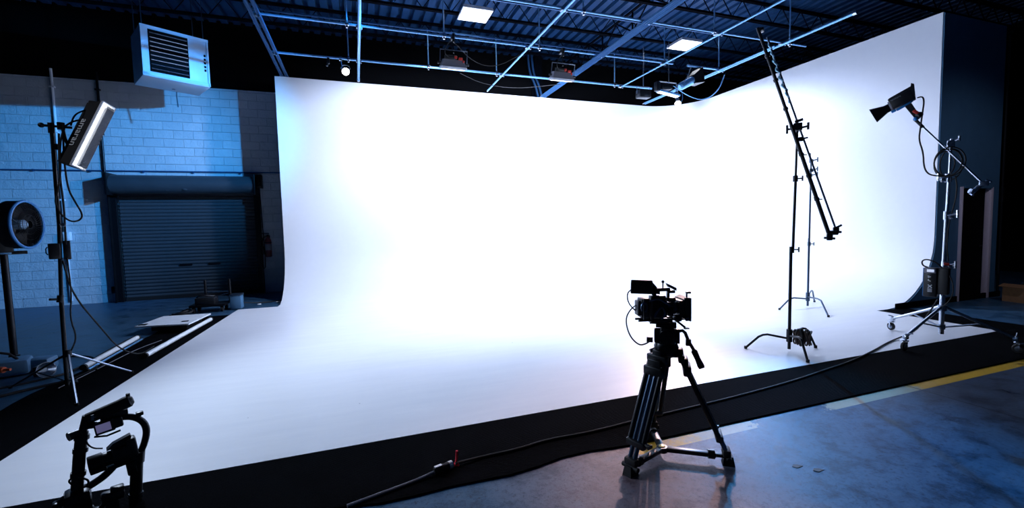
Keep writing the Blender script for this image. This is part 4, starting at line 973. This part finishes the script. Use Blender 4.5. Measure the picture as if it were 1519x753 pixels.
m = MB(); m.box((-2.72, 8.52, .149), (.09, .06, .012), bev=.004); m.box((-3.28, 8.50, .149), (.10, .08, .014), bev=.004); m.build('black_pad', 'black_rubber', t)
m = MB(); m.prism([(-3.22, 8.62, 0), (-2.70, 8.50, 0), (-2.64, 9.05, 0), (-3.16, 9.12, 0)], (0, 0, .012), (0, 0, .115)); m.box((-2.93, 8.80, .119), (.3, .3, .012))
single(m, 'low_crate', 'black_plastic', 'low black crate hidden under the white board on the left floor', 'crate', (-2.93, 8.8, .012))
t = thing('hand_truck', (-2.85, 10.3, 0), 'small black flatbed cart with two uprights in front of the roll-up door', 'cart')
m = MB(); m.box((-2.86, 10.36, .14), (.62, .42, .05), bev=.01); m.build('platform', 'black_metal', t)
for x in (-2.98, -2.55):
    m = MB(); m.cyl((x, 10.55, .15), (x, 10.55, .62), .026, seg=10); m.build('upright', 'black_metal', t)
m = MB(); m.tube([(-2.98, 10.55, .36), (-2.55, 10.55, .36)], .012, 8); m.tube([(-2.98, 10.55, .33), (-2.8, 10.52, .27), (-2.55, 10.55, .33)], .01, 6, smooth=2); m.build('crossbar', 'steel', t)
for x in (-3.1, -2.62):
    for y in (10.2, 10.52):
        m = MB(); m.cyl((x-.02, y, .055), (x+.02, y, .055), .055, seg=14); m.box((x, y, .10), (.05, .04, .04)); m.build('wheel', 'black_rubber', t)
m = MB(); m.box((-2.90, 10.30, .23), (.34, .28, .14), bev=.02); m.tube([(-3.06, 10.25, .31), (-2.98, 10.2, .36), (-2.86, 10.22, .33), (-2.76, 10.3, .31)], .015, 6, smooth=2)
single(m, 'equipment_case', 'black_plastic', 'black equipment case sitting on the flatbed cart', 'case', (-2.9, 10.3, .165))
t = thing('toolbox', (-2.42, 10.42, 0), 'dark blue plastic box beside the flatbed cart behind the white floor', 'box')
m = MB(); m.box((-2.40, 10.40, .15), (.20, .24, .28), bev=.015); m.build('body', 'navy_paint', t)
m = MB(); m.box((-2.40, 10.40, .30), (.22, .26, .03), bev=.008); m.build('lid', 'dark_steel', t)
m = MB()
pts = [(-3.42, 10.12, .01), (-3.30, 10.0, .04), (-3.2, 10.15, .06), (-3.35, 10.25, .03), (-3.25, 10.3, .07), (-3.12, 10.1, .03), (-3.28, 9.95, .015), (-3.45, 10.05, .015)]
m.tube(pts, .02, 7, smooth=2); m.tube([(x+.06, y-.05, z+.03) for x, y, z in pts[::-1]], .018, 7, smooth=2)
single(m, 'cable_pile', 'black_rubber', 'tangled black cable heap left of the flatbed cart', 'cable', (-3.3, 10.1, 0))
for k, (x, y) in enumerate(((-2.06, 10.72), (-1.72, 10.9))):
    m = MB(); m.ball((x, y, .014), .035, sc=(1.3, .8, .35), seg=10)
    single(m, 'crumpled_tape', 'tube_white', ('white tape scrap on blue floor nearer the flatbed cart', 'white tape scrap on blue floor nearer the cove wall')[k], 'tape', (x, y, 0))
# bag of odds and ends between fan and softbox stand
t = thing('tool_bag', (-3.85, 6.55, 0), 'low dark blue tool bag on the concrete between fan and light stand', 'bag')
m = MB(); m.box((-3.90, 6.62, .10), (.46, .30, .18), bev=.04, R=Matrix.Rotation(.35, 4, 'Z')); m.box((-3.62, 6.75, .08), (.22, .22, .15), bev=.03); m.build('body', 'navy_paint', t)
m = MB(); m.tube([(-4.05, 6.5, .19), (-3.98, 6.5, .29), (-3.82, 6.56, .29), (-3.75, 6.6, .19)], .014, 8, smooth=1); m.build('strap', 'black_fabric', t)
t = thing('hand_drill', (-3.80, 6.32, 0), 'small orange handled tool lying in front of the tool bag', 'tool')
m = MB(); m.cyl((-3.85, 6.34, .16), (-3.70, 6.30, .15), .032, seg=12); m.cyl((-3.70, 6.30, .15), (-3.64, 6.29, .15), .014, seg=10); m.build('drill_body', 'orange_plastic', t)
m = MB(); m.tube([(-3.82, 6.33, .15), (-3.80, 6.30, .06)], .022, 10); m.box((-3.80, 6.30, .03), (.08, .06, .05), bev=.01); m.build('drill_grip', 'red_plastic', t)
t = thing('clamp_lamp', (-3.32, 6.35, 0), 'small shiny clamp lamp lying on the floor beside the softbox stand', 'lamp')
m = MB(); m.lathe([(.03, 0), (.04, .04), (.085, .13), (.08, .13), (.03, .05)], (-3.42, 6.36, .10), (.7, -.7, .1), 18); m.build('reflector', 'chrome', t)
m = MB(); m.box((-3.46, 6.42, .07), (.10, .10, .12), bev=.02); m.build('clamp', 'black_plastic', t)

def cable(pts, r, mt, label, grp, z=None, sm=2):
    m = MB(); m.tube(pts, r, 7, smooth=sm)
    return single(m, 'floor_cable', mt, label, 'cable', pts[0], grp)
GC = 'cables on the left floor'
cable([(-4.6, 6.0, .01), (-4.2, 6.1, .01), (-3.7, 5.98, .012), (-3.3, 6.3, .012), (-3.2, 6.5, .012), (-3.3, 7.5, .012), (-3.32, 8.3, .012)], .012, 'black_rubber', 'black cable from the left edge past the tool bag towards the board', GC)
cable([(-4.9, 7.4, .01), (-4.2, 7.2, .012), (-3.8, 7.35, .012), (-3.3, 7.2, .012), (-2.95, 6.4, .02)], .010, 'black_rubber', 'thin black cable running from the fan base to the light stand', GC)
cable([(-2.80, 5.66, 1.35), (-2.77, 5.7, 1.0), (-2.68, 5.95, .6), (-2.70, 6.35, .25), (-2.72, 6.9, .025), (-2.75, 7.4, .02)], .008, 'black_rubber', 'black cable sagging from the light stand down to the carpet', GC)
cable([(-4.05, 5.2, .012), (-3.6, 5.55, .012), (-3.3, 5.9, .012), (-3.0, 6.1, .012), (-2.9, 5.9, .02)], .016, 'black_rubber', 'thick black cable crossing the concrete left of the light stand', GC)
cable([(-3.0, 5.8, .016), (-2.95, 6.6, .016), (-2.93, 7.3, .016), (-2.8, 7.8, .016)], .004, 'grey_paint', 'thin pale wire lying on the left black carpet', GC)
cable([(-2.35, 10.55, .10), (-2.0, 10.9, .012), (-1.6, 11.2, .012), (-1.3, 11.9, .012)], .012, 'black_rubber', 'black cable from the flatbed cart going behind the cove wall', GC)

# ------------------------------------------------------------------ power cable on the front carpet
cable([(-.12, 2.60, .018), (.10, 2.66, .018), (.30, 2.715, .018), (.42, 2.75, .03)], .010, 'grey_paint', 'grey lead running from the lower edge to the plug on the front carpet', 'power leads on the front carpet')
cable([(.55, 2.79, .03), (.75, 2.83, .018), (1.0, 2.83, .018), (1.25, 2.88, .018), (1.6, 2.86, .018), (2.02, 2.90, .018), (2.6, 2.93, .018), (3.2, 2.97, .018), (3.9, 3.04, .018), (4.5, 3.14, .018), (5.0, 3.22, .018), (5.6, 3.36, .022), (6.2, 3.54, .022), (6.55, 3.62, .022), (6.68, 3.50, .12), (6.74, 3.40, .38), (6.78, 3.34, .55)], .009, 'black_rubber', 'long black cable from the front carpet plug to the roller stand', 'power leads on the front carpet')
t = thing('cable_plug', (.47, 2.765, .011), 'black and white power plug joining two leads on the front carpet', 'plug')
m = MB(); m.cyl((.41, 2.745, .036), (.50, 2.775, .036), .024, seg=14); m.cyl((.40, 2.742, .036), (.415, 2.746, .036), .018, seg=12); m.build('plug_body', 'black_rubber', t)
m = MB(); m.cyl((.50, 2.775, .036), (.525, 2.783, .036), .025, seg=14); m.box((.43, 2.75, .060), (.05, .02, .006), R=Matrix.Rotation(.3, 4, 'Z')); m.build('plug_collar', 'letter_white', t)
m = MB(); m.tube([(.555, 2.80, .028), (.560, 2.795, .06), (.563, 2.79, .115)], .008, 8); m.tube([(.545, 2.80, .02), (.575, 2.79, .02)], .013, 8)
single(m, 'cable_tie', 'red_tape', 'small upright red strap sticking up from the cable beside the plug', 'strap', (.555, 2.80, .011))
for k, (x, y) in enumerate(((2.62, 1.98), (2.70, 1.90))):
    m = MB(); m.prism([(x+.03*math.cos(a*PI/4+.3)*(1+.3*(a % 2)), y+.012*math.sin(a*PI/4)*(1+.5*(a % 3)), 0) for a in range(8)], (0, 0, .0005), (0, 0, .003))
    single(m, 'dark_scrap', 'black_rubber', ('small dark scrap on the concrete right of the tripod', 'second dark scrap on the concrete, nearer the bottom edge')[k], 'debris', (x, y, 0))

# ------------------------------------------------------------------ cardboard box at the far right
t = thing('cardboard_box', (11.35, 4.30, 0), 'open brown cardboard box on the floor at the right edge', 'box')
KB = frame((11.35, 4.32, 0), -10)
m = MB(KB)
for x in (-.25, .25): m.box((x, 0, .14), (.008, .36, .28))
for y in (-.18, .18): m.box((0, y, .14), (.50, .008, .28))
m.box((0, 0, .005), (.50, .36, .01)); m.build('carton', 'cardboard', t)
for s in (-1, 1):
    m = MB(KB); m.box((s*.30, 0, .30), (.12, .36, .006), R=Matrix.Rotation(s*.4, 4, 'Y')); m.build('flap', 'cardboard', t)
m = MB(KB); m.tube([(-.15, 0, .2), (-.12, -.05, .34), (0, -.1, .40), (.08, -.15, .30), (.10, -.21, .12)], .018, 8, smooth=2); m.tube([(-.1, .08, .2), (.0, .02, .36), (.15, .0, .38), (.2, .05, .2)], .016, 8, smooth=2)
single(m, 'cable_pile', 'black_rubber', 'black cable spilling out of the cardboard box', 'cable', (11.35, 4.3, .2))

# ------------------------------------------------------------------ camera
f, yaw, pit, rol = 650.8, math.radians(19.408), math.radians(3.786), math.radians(-1.343)
F = V((math.sin(yaw)*math.cos(pit), math.cos(yaw)*math.cos(pit), -math.sin(pit)))
R = V((math.cos(yaw), -math.sin(yaw), 0)); U = R.cross(F)
R2 = R*math.cos(rol)+U*math.sin(rol); U2 = -R*math.sin(rol)+U*math.cos(rol)
cd = bpy.data.cameras.new('camera'); co = bpy.data.objects.new('camera', cd); COL.objects.link(co)
cd.sensor_width = 36; cd.lens = f/1519*36; cd.clip_start = .05; cd.clip_end = 100
co.matrix_world = Matrix(((R2.x, U2.x, -F.x, 0), (R2.y, U2.y, -F.y, 0), (R2.z, U2.z, -F.z, 1.6), (0, 0, 0, 1)))
SC.camera = co

# ------------------------------------------------------------------ light
def spot(name, loc, aim, power, col, size, cone, blend):
    l = bpy.data.lights.new(name, 'SPOT'); l.energy = power; l.color = col; l.shadow_soft_size = size
    l.spot_size = math.radians(cone); l.spot_blend = blend
    o = bpy.data.objects.new(name, l); COL.objects.link(o); o.location = loc
    o.rotation_euler = V(aim).to_track_quat('-Z', 'Y').to_euler(); return o
KEY = (.66, .755, 1.0)
for q, aim, cone in ((P1, (.14, .57, -.81), 166), (P2, (.20, .55, -.82), 166)):
    spot('panel_lamp_light', V(q)+V((0, .28, -.06)), aim, 850, KEY, .16, cone, .30)
spot('tray_lamp_light', (7.4, 9.1, 4.55), (.35, .1, -1), 700, KEY, .15, 176, .4)
spot('grid_wall_light', (1.6, 7.0, 5.0), V((-6.3, 12.8, 2.8))-V((1.6, 7.0, 5.0)), 4600, (.05, .40, 1.0), .07, 50, 1.0)
spot('corner_bulb_light', BR+V((-.02, -.05, -.12)), V((1.75, 1.95, 0))-BR, 2800, (1.0, .62, .57), .08, 26, 1.0)
spot('floor_blue_fill', (7.6, 8.3, 4.70), V((3.35, 2.1, 0))-V((7.6, 8.3, 4.70)), 4200, (.02, .42, 1.0), .08, 19, .9)  # added blue beam imitating the cove's reflection on the concrete
spot('added_fill_spot', (-6.2, 3.4, 6.0), ll((.2, 0, 2.6))-V((-6.2, 3.4, 6.0)), 240, (.80, .86, 1.0), .2, 16, .9)  # added fill to bring out the softbox lettering, no fixture behind it
spot('added_fill_spot', (7.0, .6, 5.8), V((11.2, 4.85, 1.3))-V((7.0, .6, 5.8)), 230, (.82, .80, 1.0), .2, 44, .8)  # added fill to lift the door jambs, an invented source
spot('cob_lamp_light', lp((-.72, -.06, 2.96)), RT.to_3x3() @ V((-1, 0, -.35)), 150, (.75, .85, 1), .06, 120, .4)
l = bpy.data.lights.new('softbox_light', 'AREA'); l.shape = 'RECTANGLE'; l.size = WW*.8; l.size_y = LL*.9; l.energy = 150; l.color = (.66, .79, 1)
o = bpy.data.objects.new('softbox_light', l); COL.objects.link(o)
o.matrix_world = BX @ Matrix.Translation((0, SBD+.03, 0)) @ Matrix.Rotation(PI/2, 4, 'X')
w = bpy.data.worlds.new('world'); SC.world = w; w.use_nodes = True
w.node_tree.nodes['Background'].inputs[0].default_value = (.10, .28, .75, 1); w.node_tree.nodes['Background'].inputs[1].default_value = .02

vs = SC.view_settings
vs.view_transform = 'Standard'; vs.look = 'None'; vs.exposure = 0; vs.gamma = 1; vs.use_curve_mapping = False
SC.cycles.max_bounces = 8; SC.cycles.diffuse_bounces = 5; SC.cycles.sample_clamp_indirect = 8
